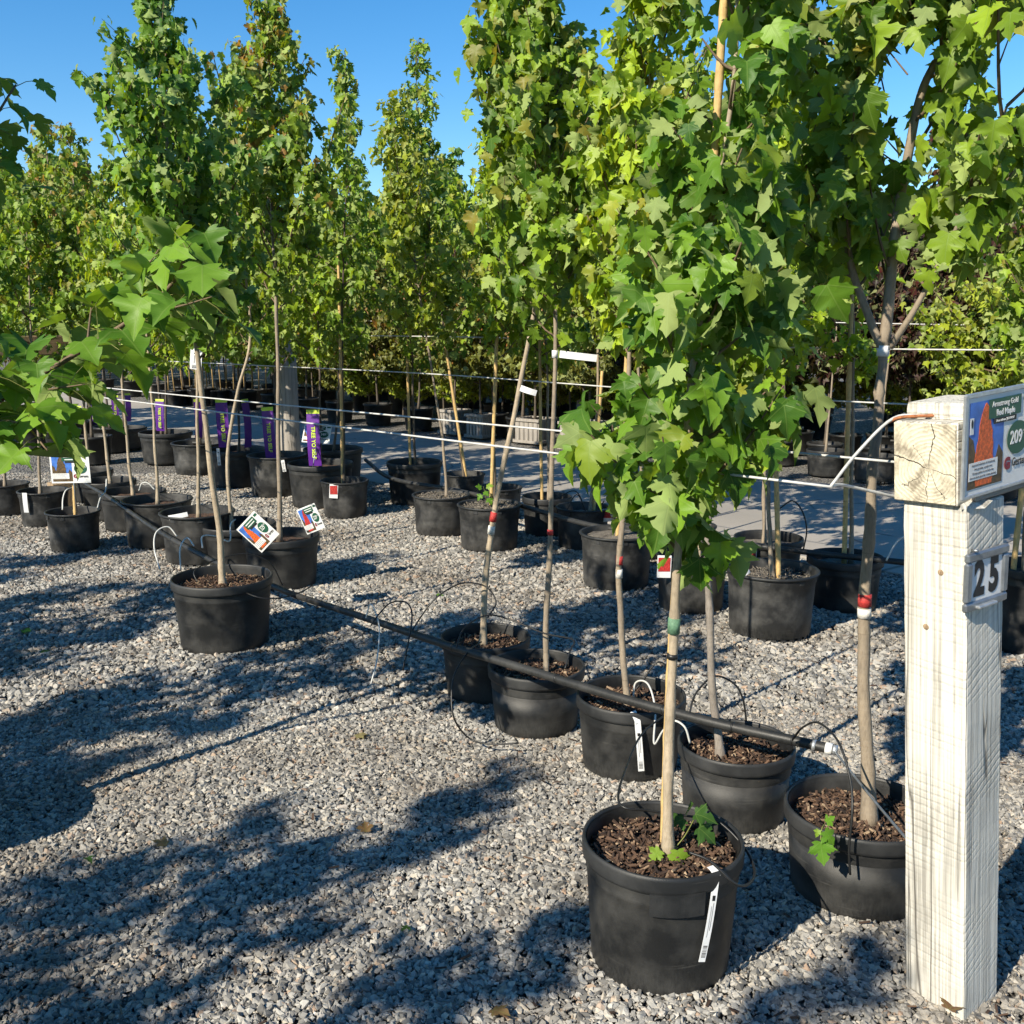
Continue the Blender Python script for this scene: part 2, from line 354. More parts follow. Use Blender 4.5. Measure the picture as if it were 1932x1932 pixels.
def mat_wood(name, c_pale, c_dark, sawn=True, end=False):  # pale and dark tones of the wood itself, mixed by grain and stains
    m, nt, b, out = new_mat(name); k = N(nt); o = k.obj()
    if not end:
        gr = k.noise(k.mapping(o, (120, 120, 1.6)), 1, 4, 0.62, 0.25)
        gr2 = k.noise(k.mapping(o, (22, 22, 0.55)), 1, 2, 0.5, 0.2)
        crack = k.mr(k.math('ABSOLUTE', k.math('SUBTRACT', gr2, 0.5)), 0.0, 0.016, 1, 0)
        crack = k.math('MULTIPLY', crack, k.mr(k.noise(k.mapping(o, (9, 9, 1.2)), 1, 2), 0.40, 0.56))
        # blade marks: slanting scratches
        wv = k.node('ShaderNodeTexWave', wave_type='BANDS', bands_direction='Z'); wv.inputs['Scale'].default_value = 21
        wv.inputs['Distortion'].default_value = 2.5; wv.inputs['Detail'].default_value = 3
        nt.links.new(k.mapping(o, (0.6, 0.6, 1), (R(-5), R(40), 0)), wv.inputs['Vector'])
        saw = k.math('MULTIPLY', k.mr(wv.outputs['Fac'], 0.6, 1.0), k.mr(k.noise(k.mapping(o, (5, 5, 9)), 1, 3), 0.40, 0.62))
        st = k.noise(k.mapping(o, (6, 6, 3)), 1, 4)
        f = k.math('ADD', k.math('MULTIPLY', k.mr(gr, 0.42, 0.68), 0.75), k.math('MULTIPLY', saw, 0.07 if sawn else 0.0))
        f = k.math('ADD', f, k.math('MULTIPLY', k.mr(st, 0.5, 0.75), 0.5))
        c = k.mix(k.math('MINIMUM', f, 0.9), c_pale, c_dark)
        c = k.mix(k.math('MULTIPLY', crack, 0.85), c, (0.05, 0.042, 0.035))
        h = k.math('SUBTRACT', k.math('MULTIPLY', gr, 0.7), k.math('MULTIPLY', crack, 1.2))
        h = k.math('SUBTRACT', h, k.math('MULTIPLY', saw, 0.40 if sawn else 0.0))
        nt.links.new(k.bump(h, 0.55, 0.004), b.inputs['Normal'])
    else:
        sx = k.node('ShaderNodeSeparateXYZ'); nt.links.new(k.mapping(o, (1, 1, 1)), sx.inputs[0])
        cb = k.node('ShaderNodeCombineXYZ'); nt.links.new(k.math('SUBTRACT', sx.outputs[1], -0.012), cb.inputs[0]); nt.links.new(k.math('ADD', sx.outputs[2], 0.012), cb.inputs[1])
        ln = k.node('ShaderNodeVectorMath', operation='LENGTH'); nt.links.new(cb.outputs[0], ln.inputs[0])
        rad = k.math('ADD', ln.outputs['Value'], k.math('MULTIPLY', k.noise(o, 18, 3), 0.026))
        ring = k.math('SINE', k.math('MULTIPLY', rad, 760))
        ang = k.math('ARCTAN2', k.math('ADD', sx.outputs[2], 0.012), k.math('ADD', sx.outputs[1], 0.012))
        an = k.math('ADD', ang, k.math('MULTIPLY', k.noise(o, 22, 4), 0.75))
        def spoke(a, w, l0, l1):
            d = k.math('MULTIPLY', k.math('ABSOLUTE', k.math('SUBTRACT', an, a)), rad)
            return k.math('MULTIPLY', k.mr(d, w*0.4, w, 1, 0), k.math('MULTIPLY', k.mr(rad, l0, l0+0.004), k.mr(rad, l1, l1+0.01, 1, 0)))
        cr = spoke(0.70, 0.0024, 0.0, 0.2)
        for a, w, l0, l1 in ((2.0, 0.0018, 0, 0.2), (-1.1, 0.0014, 0, 0.2), (-2.6, 0.0015, 0.02, 0.2), (1.3, 0.0008, 0, 0.07), (-1.7, 0.0009, 0, 0.08), (-0.2, 0.0008, 0.03, 0.085)):
            cr = k.math('MAXIMUM', cr, spoke(a, w, l0, l1))
        st = k.noise(o, 26, 5, 0.65)
        c = k.mix(k.mr(st, 0.45, 0.68, 0, 0.85), c_pale, c_dark)
        c = k.mix(k.math('MULTIPLY', k.mr(ring, 0.2, 1.0), k.mr(k.noise(o, 60, 3), 0.35, 0.6, 0.05, 0.4)), c, c_dark)
        c = k.mix(k.math('MULTIPLY', cr, 0.93), c, (0.03, 0.025, 0.02))
        h = k.math('SUBTRACT', k.math('MULTIPLY', ring, 0.12), cr)
        nt.links.new(k.bump(h, 0.7, 0.004), b.inputs['Normal'])
    nt.links.new(c, b.inputs['Base Color']); b.inputs['Roughness'].default_value = 0.85
    return m
M['wood'] = mat_wood('weathered_pale_timber', (0.66, 0.635, 0.565), (0.24, 0.225, 0.195))
M['wood_end'] = mat_wood('timber_end_grain', (0.64, 0.58, 0.44), (0.17, 0.14, 0.10), end=True)
M['wood_grey'] = mat_wood('grey_old_timber', (0.34, 0.31, 0.27), (0.18, 0.16, 0.14))
M['wood_brown'] = mat_wood('brown_timber', (0.34, 0.24, 0.14), (0.19, 0.13, 0.08))

# ------------------------------------------------------------------ the setting: ground, road, gravel
RT = Vector((0.72, -0.69, 0)).normalized()      # rows of trees and the road run this way
RN = Vector((0.69, 0.72, 0)).normalized()       # across the rows
def row(t, n, z=0.0): return RT * t + RN * n + Vector((0, 0, z))

S = 400
gm = pydata('ground', [(-S, -S, -0.02), (S, -S, -0.02), (S, S, -0.02), (-S, S, -0.02)], [(0, 1, 2, 3)])
tag(link('ground', gm, M['gravel']), kind='structure')
def strip(name, n0, n1, t0, t1, z, mat, th=0.0):
    vs = [row(t0, n0, z), row(t1, n0, z), row(t1, n1, z), row(t0, n1, z)]
    return link(name, pydata(name, vs, [(0, 1, 2, 3)] if (vs[1]-vs[0]).cross(vs[3]-vs[0]).z > 0 else [(3, 2, 1, 0)]), mat)
# concrete road: one slab after another with tooled joints between
road = tag(empty('road'), kind='structure')
t = -60.0; i = 0
while t < 30:
    L = 3.6
    c = row(t + L/2, 7.68)
    sm = box_mesh('concrete_slab', L - 0.012, 2.95, 0.12, 0.006)
    s = link('concrete_slab', sm, M['road'], road); s.location = (c.x, c.y, -0.045); s.rotation_euler = (0, 0, math.atan2(RT.y, RT.x))
    t += L

def grid_patch(name, x0, x1, y0, y1, st, amp, clip):
    nx = int((x1-x0)/st)+1; ny = int((y1-y0)/st)+1
    X, Y = np.meshgrid(np.linspace(x0, x1, nx), np.linspace(y0, y1, ny))
    Z = amp*(np.sin(X*3.1+1)*np.cos(Y*2.7) + 0.6*np.sin(X*7.3+Y*5.1) + 0.4*np.sin(X*13-Y*11+2))/2
    V = np.stack([X.ravel(), Y.ravel(), Z.ravel()], 1)
    a = (np.arange(ny-1)[:, None]*nx + np.arange(nx-1)[None]).ravel()
    Fq = np.stack([a, a+1, a+nx+1, a+nx], 1)
    cx = V[Fq].mean(1); keep = clip(cx)
    Fq = Fq[keep]; u, inv = np.unique(Fq, return_inverse=True)
    return quick_mesh(name, V[u], inv.reshape(-1, 4), 4)
def in_view(c, y0, y1, marg):
    w = (np.abs(c[:, 0]) < (c[:, 1]*cp + H*sp)*0.505 + marg) & (c[:, 1] > y0) & (c[:, 1] <= y1)
    n = c[:, 0]*RN.x + c[:, 1]*RN.y
    return w & (n < 6.2)
def gravel_nodes(name, density, rad, seed):
    ng = bpy.data.node_groups.new(name, 'GeometryNodeTree')
    ng.interface.new_socket('Geometry', in_out='INPUT', socket_type='NodeSocketGeometry')
    ng.interface.new_socket('Geometry', in_out='OUTPUT', socket_type='NodeSocketGeometry')
    nn = ng.nodes; L = ng.links.new
    gi = nn.new('NodeGroupInput'); go = nn.new('NodeGroupOutput')
    dp = nn.new('GeometryNodeDistributePointsOnFaces'); dp.inputs['Density'].default_value = density; dp.inputs['Seed'].default_value = seed
    L(gi.outputs[0], dp.inputs['Mesh'])
    jg = nn.new('GeometryNodeJoinGeometry')
    for i in range(7):
        ico = nn.new('GeometryNodeMeshIcoSphere'); ico.inputs['Radius'].default_value = rad; ico.inputs['Subdivisions'].default_value = 1
        rv = nn.new('FunctionNodeRandomValue'); rv.data_type = 'FLOAT_VECTOR'
        k = rad*0.52
        rv.inputs[0].default_value = (-k,)*3; rv.inputs[1].default_value = (k,)*3; rv.inputs['Seed'].default_value = seed*31+i
        spn = nn.new('GeometryNodeSetPosition'); L(ico.outputs[0], spn.inputs['Geometry']); L(rv.outputs[0], spn.inputs['Offset'])
        tr = nn.new('GeometryNodeTransform'); L(spn.outputs[0], tr.inputs[0])
        tr.inputs['Scale'].default_value = (1.15, 0.72 + 0.05*i, 0.55 + 0.05*((i*3) % 5))
        ch = nn.new('GeometryNodeConvexHull'); L(tr.outputs[0], ch.inputs[0])
        smt = nn.new('GeometryNodeSetMaterial'); smt.inputs['Material'].default_value = M['stone']; L(ch.outputs[0], smt.inputs[0])
        gti = nn.new('GeometryNodeGeometryToInstance'); L(smt.outputs[0], gti.inputs[0]); L(gti.outputs[0], jg.inputs[0])
    ip = nn.new('GeometryNodeInstanceOnPoints'); L(dp.outputs['Points'], ip.inputs['Points']); L(jg.outputs[0], ip.inputs['Instance'])
    ip.inputs['Pick Instance'].default_value = True
    ri = nn.new('FunctionNodeRandomValue'); ri.data_type = 'INT'; ri.inputs[4].default_value = 0; ri.inputs[5].default_value = 6; ri.inputs['Seed'].default_value = seed+1
    L(ri.outputs[2], ip.inputs['Instance Index'])
    rr = nn.new('FunctionNodeRandomValue'); rr.data_type = 'FLOAT_VECTOR'; rr.inputs[0].default_value = (-0.6, -0.6, 0); rr.inputs[1].default_value = (0.6, 0.6, 6.28); rr.inputs['Seed'].default_value = seed+2
    L(rr.outputs[0], ip.inputs['Rotation'])
    rs = nn.new('FunctionNodeRandomValue'); rs.data_type = 'FLOAT'; rs.inputs[2].default_value = 0.0; rs.inputs[3].default_value = 1.0; rs.inputs['Seed'].default_value = seed+3
    pw = nn.new('ShaderNodeMath'); pw.operation = 'POWER'; L(rs.outputs[1], pw.inputs[0]); pw.inputs[1].default_value = 3.0
    ma = nn.new('ShaderNodeMath'); ma.operation = 'MULTIPLY_ADD'; L(pw.outputs[0], ma.inputs[0]); ma.inputs[1].default_value = 1.35; ma.inputs[2].default_value = 0.52
    L(ma.outputs[0], ip.inputs['Scale'])
    sa = nn.new('GeometryNodeStoreNamedAttribute'); sa.data_type = 'FLOAT'; sa.domain = 'INSTANCE'; sa.inputs['Name'].default_value = 'shade'
    rc = nn.new('FunctionNodeRandomValue'); rc.data_type = 'FLOAT'; rc.inputs['Seed'].default_value = seed+4
    L(rc.outputs[1], sa.inputs['Value']); L(ip.outputs[0], sa.inputs['Geometry'])
    L(sa.outputs[0], go.inputs[0]); return ng
def gravel_patch(mesh, ng):
    o = link('gravel', mesh, M['stone']); md = o.modifiers.new('stones', 'NODES'); md.node_group = ng
    tag(o, 'loose grey crushed stone covering the nursery yard', 'gravel', kind='stuff'); return o
near = grid_patch('gravel_near', -3.2, 3.2, 1.2, 4.0, 0.05, 0.012, lambda c: in_view(c, 1.2, 4.0, 0.95))
gravel_patch(near, gravel_nodes('gravel_near', 16500, 0.0069, 3))
far = grid_patch('gravel_far', -6.6, 6.6, 4.0, 10.5, 0.05, 0.012, lambda c: in_view(c, 4.0, 10.5, 0.95))
gf = gravel_patch(far, gravel_nodes('gravel_far', 5400, 0.0100, 9)); gf['label'] = 'loose grey crushed stone further off between the tree rows'

def debris():
    rg = np.random.default_rng(5); V = []; Fq = []
    for i in range(1500):
        y = rg.uniform(1.8, 6.5); x = rg.uniform(-1, 1)*(y*0.53 + 0.2)
        if rg.uniform() > 0.25 + 0.75*(math.sin(x*2.3+1)*math.cos(y*1.9) > 0.2): continue
        l = rg.uniform(0.006, 0.035); w = rg.uniform(0.0012, 0.004); h = 0.0012
        q = Matrix.Rotation(rg.uniform(0, 6.28), 3, 'Z') @ Matrix.Rotation(rg.normal(0, 0.2), 3, 'Y'); b = len(V)
        for sx in (-1, 1):
            for sy in (-1, 1):
                for sz in (-1, 1): v = q @ Vector((sx*l/2, sy*w, sz*h)); V.append((v.x+x, v.y+y, v.z + 0.0135))
        for f in ((0, 1, 3, 2), (4, 6, 7, 5), (0, 4, 5, 1), (2, 3, 7, 6), (0, 2, 6, 4), (1, 5, 7, 3)): Fq.append(tuple(b + k for k in f))
    tag(link('plant_litter', pydata('plant_litter', V, Fq), M['chip']), 'brown bark crumbs and straw strewn over the gravel', 'litter', kind='stuff')
debris()

# ------------------------------------------------------------------ nursery pots
POTS = {}
CHIP_MESH = {}
def chips(r, n, seed):
    rg = np.random.default_rng(seed); V = []; Fq = []
    for i in range(n):
        a = rg.uniform(0, 6.28); rr = r*math.sqrt(rg.uniform(0.0, 1))*0.97
        l = rg.uniform(0.003, 0.016); w = rg.uniform(0.0012, 0.0045); h = rg.uniform(0.001, 0.003)
        q = (Matrix.Rotation(rg.uniform(0, 6.28), 3, 'Z') @ Matrix.Rotation(rg.normal(0, 0.45), 3, 'Y') @ Matrix.Rotation(rg.normal(0, 0.4), 3, 'X'))
        b = len(V); z0 = 0.006 + rg.uniform(0, 0.012) + 0.016*(1 - (rr/r)**2)
        for sx in (-1, 1):
            for sy in (-1, 1):
                for sz in (-1, 1):
                    v = q @ Vector((sx*l*rg.uniform(0.7, 1), sy*w*rg.uniform(0.7, 1), sz*h)); V.append((v.x + rr*math.cos(a), v.y + rr*math.sin(a), v.z + z0))
        for f in ((0, 1, 3, 2), (4, 6, 7, 5), (0, 4, 5, 1), (2, 3, 7, 6), (0, 2, 6, 4), (1, 5, 7, 3)): Fq.append(tuple(b + k for k in f))
    return pydata('mulch', V, Fq)
def build_pot(key, label, group, pos, r, h, style='A', soil='mulch', nch=0, tilt=(0, 0), taper=0.86, depth=0.06):
    root = empty('nursery_pot', (pos.x, pos.y, 0)); root.rotation_euler = (tilt[0], tilt[1], random.uniform(0, 6.28))
    tag(root, label, 'plant pot', group)
    rb = r*taper; segs = 56 if r*600/pos.y > 25 else 32
    sd = hash(key) % 1000 if False else sum(ord(ch) for ch in key)
    zs = h - depth; rin = lambda z: (rb + (r - rb)*z/h) * (0.945 if style == 'A' else 0.915)
    pm = M['pot'] if style == 'A' else M['pot_dusty']
    if style == 'A':
        ro = lambda z: rb + (r*0.965 - rb)*z/h
        prof = [(rb*0.96, 0.0), (ro(0.006), 0.006), (ro(0.03), 0.03), (ro(h*0.33), h*0.33), (ro(h*0.66), h*0.66), (ro(h-0.085), h-0.085), (ro(h-0.083)+0.002, h-0.080), (ro(h-0.07), h-0.075), (ro(h-0.03), h-0.03)]
        inner = [(rin(h-0.006), h-0.006)]
        nr = 7
        for i in range(nr):
            z = h - 0.012 - (depth - 0.012)*i/(nr-1)
            inner.append((rin(z) - (0.0016 if i % 2 else 0), z))
        inner.append((rin(zs-0.03), zs-0.03))
        rim = [(r*0.962, h-0.046), (r*0.995, h-0.044), (r*1.0, h-0.036), (r*1.003, h-0.010), (r*0.995, h-0.002), (r*0.975, h), (r*0.955, h-0.002), (r*0.948, h-0.012), (r*0.95, h-0.040)]
    else:
        ro = lambda z: rb + (r*0.93 - rb)*z/h
        prof = [(rb*0.985, 0.014), (ro(0.016), 0.016), (ro(h*0.33), h*0.33), (ro(h*0.66), h*0.66), (ro(h-0.058), h-0.058), (ro(h-0.05)+0.004, h-0.050), (ro(h)+0.004, h-0.006)]
        inner = [(rin(h-0.004), h-0.004), (rin(h-0.03), h-0.03), (rin(zs-0.03), zs-0.03)]
        rim = [(r*0.925, h-0.012), (r*0.985, h-0.014), (r*1.0, h-0.010), (r*1.0, h-0.003), (r*0.985, h), (r*0.925, h-0.001), (r*0.912, h-0.008)]
    body = lathe('body', prof, segs, pm, root, 0.009, sd)
    lathe('inner_wall', inner, segs, pm, root, 0.006, sd)
    lathe('rim', rim, segs, M['rim'], root, 0.006, sd, close=True)
    if style == 'C':                                   # a row of little feet round the base and tabs under the flange
        V = []; Fq = []; nf = 26
        for i in range(nf):
            a0 = 2*math.pi*i/nf; a1 = a0 + 2*math.pi/nf*0.55; b = len(V)
            for a in (a0, a1):
                for rr in (rb*0.93, rb*0.985):
                    for z in (0.0, 0.015): V.append((rr*math.cos(a), rr*math.sin(a), z))
            for f in ((0, 1, 3, 2), (4, 6, 7, 5), (0, 4, 5, 1), (2, 3, 7, 6), (0, 2, 6, 4), (1, 5, 7, 3)): Fq.append(tuple(b + k for k in f))
        link('foot_ring', pydata('foot_ring', V, Fq), pm, root)['kind'] = 'stuff'
        for i in range(8):
            a = 2*math.pi*i/8
            tb = box('tab', 0.006, 0.03, 0.026, M['rim'], root, bevel=0.002); tb.location = (r*0.937*math.cos(a), r*0.937*math.sin(a), h-0.028); tb.rotation_euler = (0, 0, a)
    # soil, gently mounded
    rs = rin(zs); sg = 28; V = [(0, 0, zs+0.016)]; Fq = []; rg = np.random.default_rng(sd)
    for q in range(1, 7):
        for j in range(sg):
            a = 2*math.pi*j/sg; rr = rs*q/6
            V.append((rr*math.cos(a), rr*math.sin(a), zs + 0.016*(1-(q/6)**2) + rg.uniform(-0.005, 0.005)))
    for j in range(sg): Fq.append((0, 1+j, 1+(j+1) % sg))
    for q in range(5):
        for j in range(sg):
            a = 1+q*sg; Fq.append((a+j, a+sg+j, a+sg+(j+1) % sg, a+(j+1) % sg))
    so_ = link('soil', pydata('soil', V, Fq), M['soil'] if soil == 'mulch' else M['soil_grey'], root, smooth=True)
    if nch:
        kk = round(rs, 2)
        if kk not in CHIP_MESH: CHIP_MESH[kk] = chips(rs, int(nch*2.6), int(kk*1000))
        cm = link('mulch', CHIP_MESH[kk], M['chip'] if soil == 'mulch' else M['soil_grey'], root); cm.location = (0, 0, zs); cm['kind'] = 'stuff'
    POTS[key] = dict(root=root, pos=pos, r=r, h=h, zs=zs)
    return root
def pot(key, xc, rimy, w, basey, label, group=None, **kw):
    Yf = ground(xc, basey).y; r = 0.2; h = 0.3; Y = Yf
    for _ in range(8):
        Y = Yf + r*kw.get('taper', 0.86)
        P = atY(xc, rimy, Y); h = P.z
        r = w/2/F*(Y*cp + (H-h)*sp)
    h = max(0.25, min(0.42, h))
    print('POT %s X%.2f Y%.2f r%.3f h%.3f n%.2f' % (key, P.x, Y, r, h, P.x*RN.x + Y*RN.y))
    return build_pot(key, label, group, Vector((P.x, Y, 0)), r, h, **kw)

GA = 'black pots along the drip pipe row'; GC = 'dusty pots beside the concrete road'; GD = 'black pots holding purple tagged trees'
pot('A0', 1250, 1578, 302, 1886, 'tall black pot with a white barcode strip and a moulded blank label on its side', None, style='A', nch=380, depth=0.055)
pot('A1', 1627, 1520, 284, 1742, 'wide black pot beside the foot of the white timber post', None, style='A', nch=420, depth=0.06)
pot('A2', 1389, 1402, 217, 1578, 'black pot under the capped end of the drip pipe', None, style='A', nch=260)
pot('A3', 1191, 1307, 206, 1478, 'black pot with a white barcode strip hanging below the drip pipe', None, style='A', nch=260)
pot('A4', 1012, 1260, 184, 1396, 'black pot crossed by the drip pipe, with a thin trunk elbowed at its base', None, style='A', nch=200)
pot('A5', 916, 1198, 168, 1332, 'black pot behind the drip pipe holding the trunk that leans most', None, style='A', nch=200)
pot('A6', 419, 1086, 188, 1238, 'big black pot standing alone in front of the drip pipe under the tall leafy maple', None, style='A', nch=200)
pot('A7', 531, 1008, 143, 1118, 'black pot with two tilted price signs on its rim', None, style='A')
pot('A8', 447, 986, 144, 1072, 'black pot tucked behind the tilted 329 price sign', None, style='A')
pot('A9', 372, 964, 140, 1070, 'faded grey-black pot with a white strip folded over its rim', None, style='C')
pot('A10', 296, 941, 131, 1038, 'dusty grey pot beside the drip pipe with the white hoops', None, style='C')
pot('A11', 250, 925, 122, 1006, 'black pot with a white looped tube on its soil beside the pipe', None, style='A')
pot('A12', 204, 905, 100, 985, 'black pot between the looped white tube pot and the brown timber post', None, style='A')
pot('A13', 165, 886, 92, 950, 'black pot right behind the brown timber post', None, style='A')
pot('B0', 137, 963, 100, 1045, 'small black pot holding the 269 price sign', None, style='C')
pot('B1', 81, 924, 92, 997, 'small black pot with a white tag hung on its rim', None, style='C')
pot('B2', 8, 912, 88, 975, 'small black pot below the drooping maple branch, beside the white tagged one', None, style='C')
pot('C0', 1457, 1072, 176, 1213, 'large dust-streaked black pot with a white slip inside its rim', None, style='C', soil='grey', nch=120)
pot('C1', 1306, 1043, 139, 1163, 'dusty pot with a red picture tag hung on its flange', None, style='C', soil='grey')
pot('C2', 1164, 1003, 142, 1118, 'large pale dusty pot filled almost to its brim', None, style='C', soil='grey', depth=0.035)
pot('C3', 1595, 1048, 141, 1158, 'black pot holding a bamboo cane tied with green tape near the white post', None, style='A', soil='grey')
pot('C4', 1450, 1012, 130, 1106, 'black pot behind the dust-streaked one, at the road edge', None, style='A', soil='grey')
pot('C5', 1298, 990, 108, 1075, 'dusty pot hidden behind the pot with the red picture tag', None, style='C', soil='grey')
pot('C6', 1203, 970, 104, 1060, 'dusty pot standing behind the pale brimful pot', None, style='C', soil='grey')
pot('C7', 1100, 955, 104, 1042, 'dusty pot holding a thin trunk and a leaning cane, with tangled black drip tube', None, style='C', soil='grey')
pot('C8', 1032, 935, 94, 1016, 'black pot at the road edge with a bamboo cane, left empty of tags', None, style='A', soil='grey')
pot('C9', 923, 950, 122, 1045, 'dusty pot topped with gravel and a small green sprout', None, style='C', soil='grey', depth=0.03, nch=120)
pot('C10', 832, 932, 110, 1015, 'dusty pot topped with pale gravel holding a bent trunk', None, style='C', soil='grey', depth=0.03, nch=120)
pot('C11', 942, 918, 88, 985, 'dusty pot at the road edge behind the sprouting pot', None, style='C', soil='grey')
pot('C12', 876, 893, 80, 958, 'small dusty pot at the road edge with a leaning bamboo cane', None, style='C', soil='grey')
pot('C13', 782, 870, 106, 956, 'large black pot at the road edge joined by the second drip pipe', None, style='A')
pot('C14', 650, 905, 92, 981, 'small dusty pot with a red and white picture tag near purple tags', None, style='C')
pot('D0', 604, 872, 123, 962, 'black pot under the 349 price sign', None, style='A')
pot('D1', 522, 857, 113, 941, 'black pot with a purple tag dipping to its soil', None, style='C')
pot('D2', 449, 846, 108, 922, 'black pot below the purple tag between two pale trunks', None, style='A')
pot('D3', 375, 834, 104, 899, 'dusty pot behind the white tagged trunk, under a half hidden purple tag', None, style='C')
pot('D4', 312, 814, 98, 877, 'black pot under the short purple tag', None, style='A')
pot('D5', 232, 806, 86, 850, 'black pot under the two dim purple tags', None, style='A')
pot('D6', 165, 798, 84, 838, 'black pot in deep shade by the brown timber post', None, style='A')
pot('D7', 628, 845, 112, 926, 'black pot behind the 349 price sign, feeding the second drip pipe', None, style='A')
pot('E0', 1652, 858, 82, 912, 'black pot across the road behind the trunk with white paint', None, style='C', soil='grey')
pot('E1', 1560, 848, 74, 900, 'black pot across the road in the shade', None, style='A', soil='grey')
pot('G0', 1960, 1040, 150, 1245, 'tall black pot beyond the white post with a bamboo cane', None, style='A', taper=0.9)

# ------------------------------------------------------------------ leaves
def leaf_template(lod):
    if lod == 0:
        mid = [(0, 0), (0, .28), (0, .52), (0, 1)]
        rt = [(.13, -.06), (.25, -.07), (.38, -.01), (.28, .09), (.34, .14), (.47, .17), (.50, .27), (.64, .40), (.52, .38), (.46, .47), (.37, .45), (.33, .53), (.17, .44), (.21, .56), (.29, .61), (.24, .70), (.20, .76), (.10, .84)]
        tr = [('M0', 0, 'M1'), (0, 1, 2), (0, 2, 3), (0, 3, 'M1'), (3, 4, 'M1'), (4, 5, 6), (4, 6, 'M1'), (6, 7, 8), (6, 8, 'M1'), (8, 9, 10), (8, 10, 'M1'), (10, 11, 12), (10, 12, 'M1'), ('M1', 12, 'M2'), ('M2', 12, 13), (13, 14, 15), ('M2', 13, 15), ('M2', 15, 16), ('M2', 16, 17), ('M2', 17, 'M3')]
    elif lod == 1:
        mid = [(0, 0), (0, .35), (0, 1)]
        rt = [(.36, .0), (.26, .13), (.62, .42), (.18, .46), (.27, .68)]
        tr = [('M0', 0, 1), ('M0', 1, 'M1'), (1, 2, 3), (1, 3, 'M1'), ('M1', 3, 4), ('M1', 4, 'M2')]
    else:
        mid = [(0, 0), (0, .42), (0, 1)]
        rt = [(.30, .05), (.58, .42), (.20, .55)]
        tr = [('M0', 0, 'M1'), (0, 1, 'M1'), ('M1', 1, 2), ('M1', 2, 'M2')]
    nm = len(mid); nr = len(rt)
    V = [(x, y) for x, y in mid] + [(x, y) for x, y in rt] + [(-x, y) for x, y in rt]
    Fc = []
    for t_ in tr:
        a = [int(k[1]) if isinstance(k, str) else nm + k for k in t_]; b = [int(k[1]) if isinstance(k, str) else nm + nr + k for k in t_]
        Fc.append(tuple(a)); Fc.append(tuple(reversed(b)))
    return np.array(V, float), np.array(Fc, int)
LEAF = [leaf_template(i) for i in range(3)]
def leaf_shape(uv, fold, curl, wave):
    x, y = uv[..., 0], uv[..., 1]
    z = fold*np.abs(x) - curl*(y*y) - 0.45*np.abs(x)**2.2*(1+wave) + 0.10*np.sin(9*x+wave*5+4*y)*(np.abs(x)+0.15)
    return np.stack([x, y - 0.0*x, z], -1)
ONE_LEAF = []
for i in range(10):
    uv, fc = LEAF[0]; V = leaf_shape(uv, 0.08 + 0.10*i, 0.02 + 0.13*((i*3) % 5), 0.35*((i*7) % 10) - 1.2)
    V[:, 0] *= 1 + 0.06*math.sin(i*2.1)
    me = quick_mesh('leaf', V, fc, 3); u = me.uv_layers.new(name='UVMap')
    u.data.foreach_set('uv', uv[fc.ravel()].astype(np.float32).ravel()); me.materials.append(M['leaf_one']); ONE_LEAF.append(me)
def leaves_mesh(name, P, D, Nn, S_, T, lod, rg):
    uv, fc = LEAF[lod]; n = len(P); nv = len(uv)
    fold = rg.uniform(0.0, 0.95, n)[:, None]; curl = rg.uniform(-0.1, 0.7, n)[:, None]; wv = rg.uniform(-1, 1, n)[:, None]
    L = leaf_shape(np.broadcast_to(uv, (n, nv, 2)), fold, curl, wv)
    Sd = np.cross(D, Nn)
    W = P[:, None] + S_[:, None, None]*(L[..., 0:1]*Sd[:, None]*rg.uniform(0.85, 1.1, n)[:, None, None] + L[..., 1:2]*D[:, None] + L[..., 2:3]*Nn[:, None])
    Fq = (fc[None] + (np.arange(n)*nv)[:, None, None]).reshape(-1, 3)
    me = quick_mesh(name, W.reshape(-1, 3), Fq, 3)
    u = me.uv_layers.new(name='UVMap'); u.data.foreach_set('uv', np.tile(uv[fc.ravel()], (n, 1)).astype(np.float32).ravel())
    ca = me.color_attributes.new('tint', 'FLOAT_COLOR', 'POINT')
    ca.data.foreach_set('color', np.repeat(np.concatenate([T, np.ones((n, 1))], 1), nv, axis=0).astype(np.float32).ravel())
    return me
PAL = {  # dark, light, young tip
    'green':  ((0.0599, 0.1346, 0.0106), (0.2920, 0.4229, 0.0310), (0.27, 0.23, 0.04)),
    'deep':   ((0.0415, 0.1192, 0.0127), (0.2134, 0.3734, 0.0310), (0.22, 0.28, 0.03)),
    'lime':   ((0.1054, 0.2011, 0.0106), (0.4115, 0.5392, 0.0310), (0.34, 0.32, 0.05)),
    'bronze': ((0.0702, 0.1405, 0.0106), (0.2995, 0.4154, 0.0310), (0.32, 0.16, 0.04)),
    'amber':  ((0.085, 0.095, 0.016), (0.19, 0.19, 0.030), (0.34, 0.13, 0.04)),
    'plum':   ((0.022, 0.008, 0.010), (0.060, 0.018, 0.020), (0.10, 0.02, 0.02)),
    'fern':   ((0.1112, 0.1787, 0.0106), (0.4018, 0.4599, 0.0366), (0.30, 0.29, 0.05)),
}
def nrm(a): return a/(np.linalg.norm(a, axis=-1, keepdims=True) + 1e-9)
def leaf_frames(P, out, rg, droop):
    n = len(P)
    D = out*0.75 + rg.normal(0, 0.33, (n, 3)); D[:, 2] -= rg.uniform(droop*0.5, droop*2.6, n); D = nrm(D)
    Nn = out*0.85 + rg.normal(0, 0.5, (n, 3)); Nn[:, 2] += 0.5
    Nn = Nn - D*(Nn*D).sum(1, keepdims=True); return D, nrm(Nn)
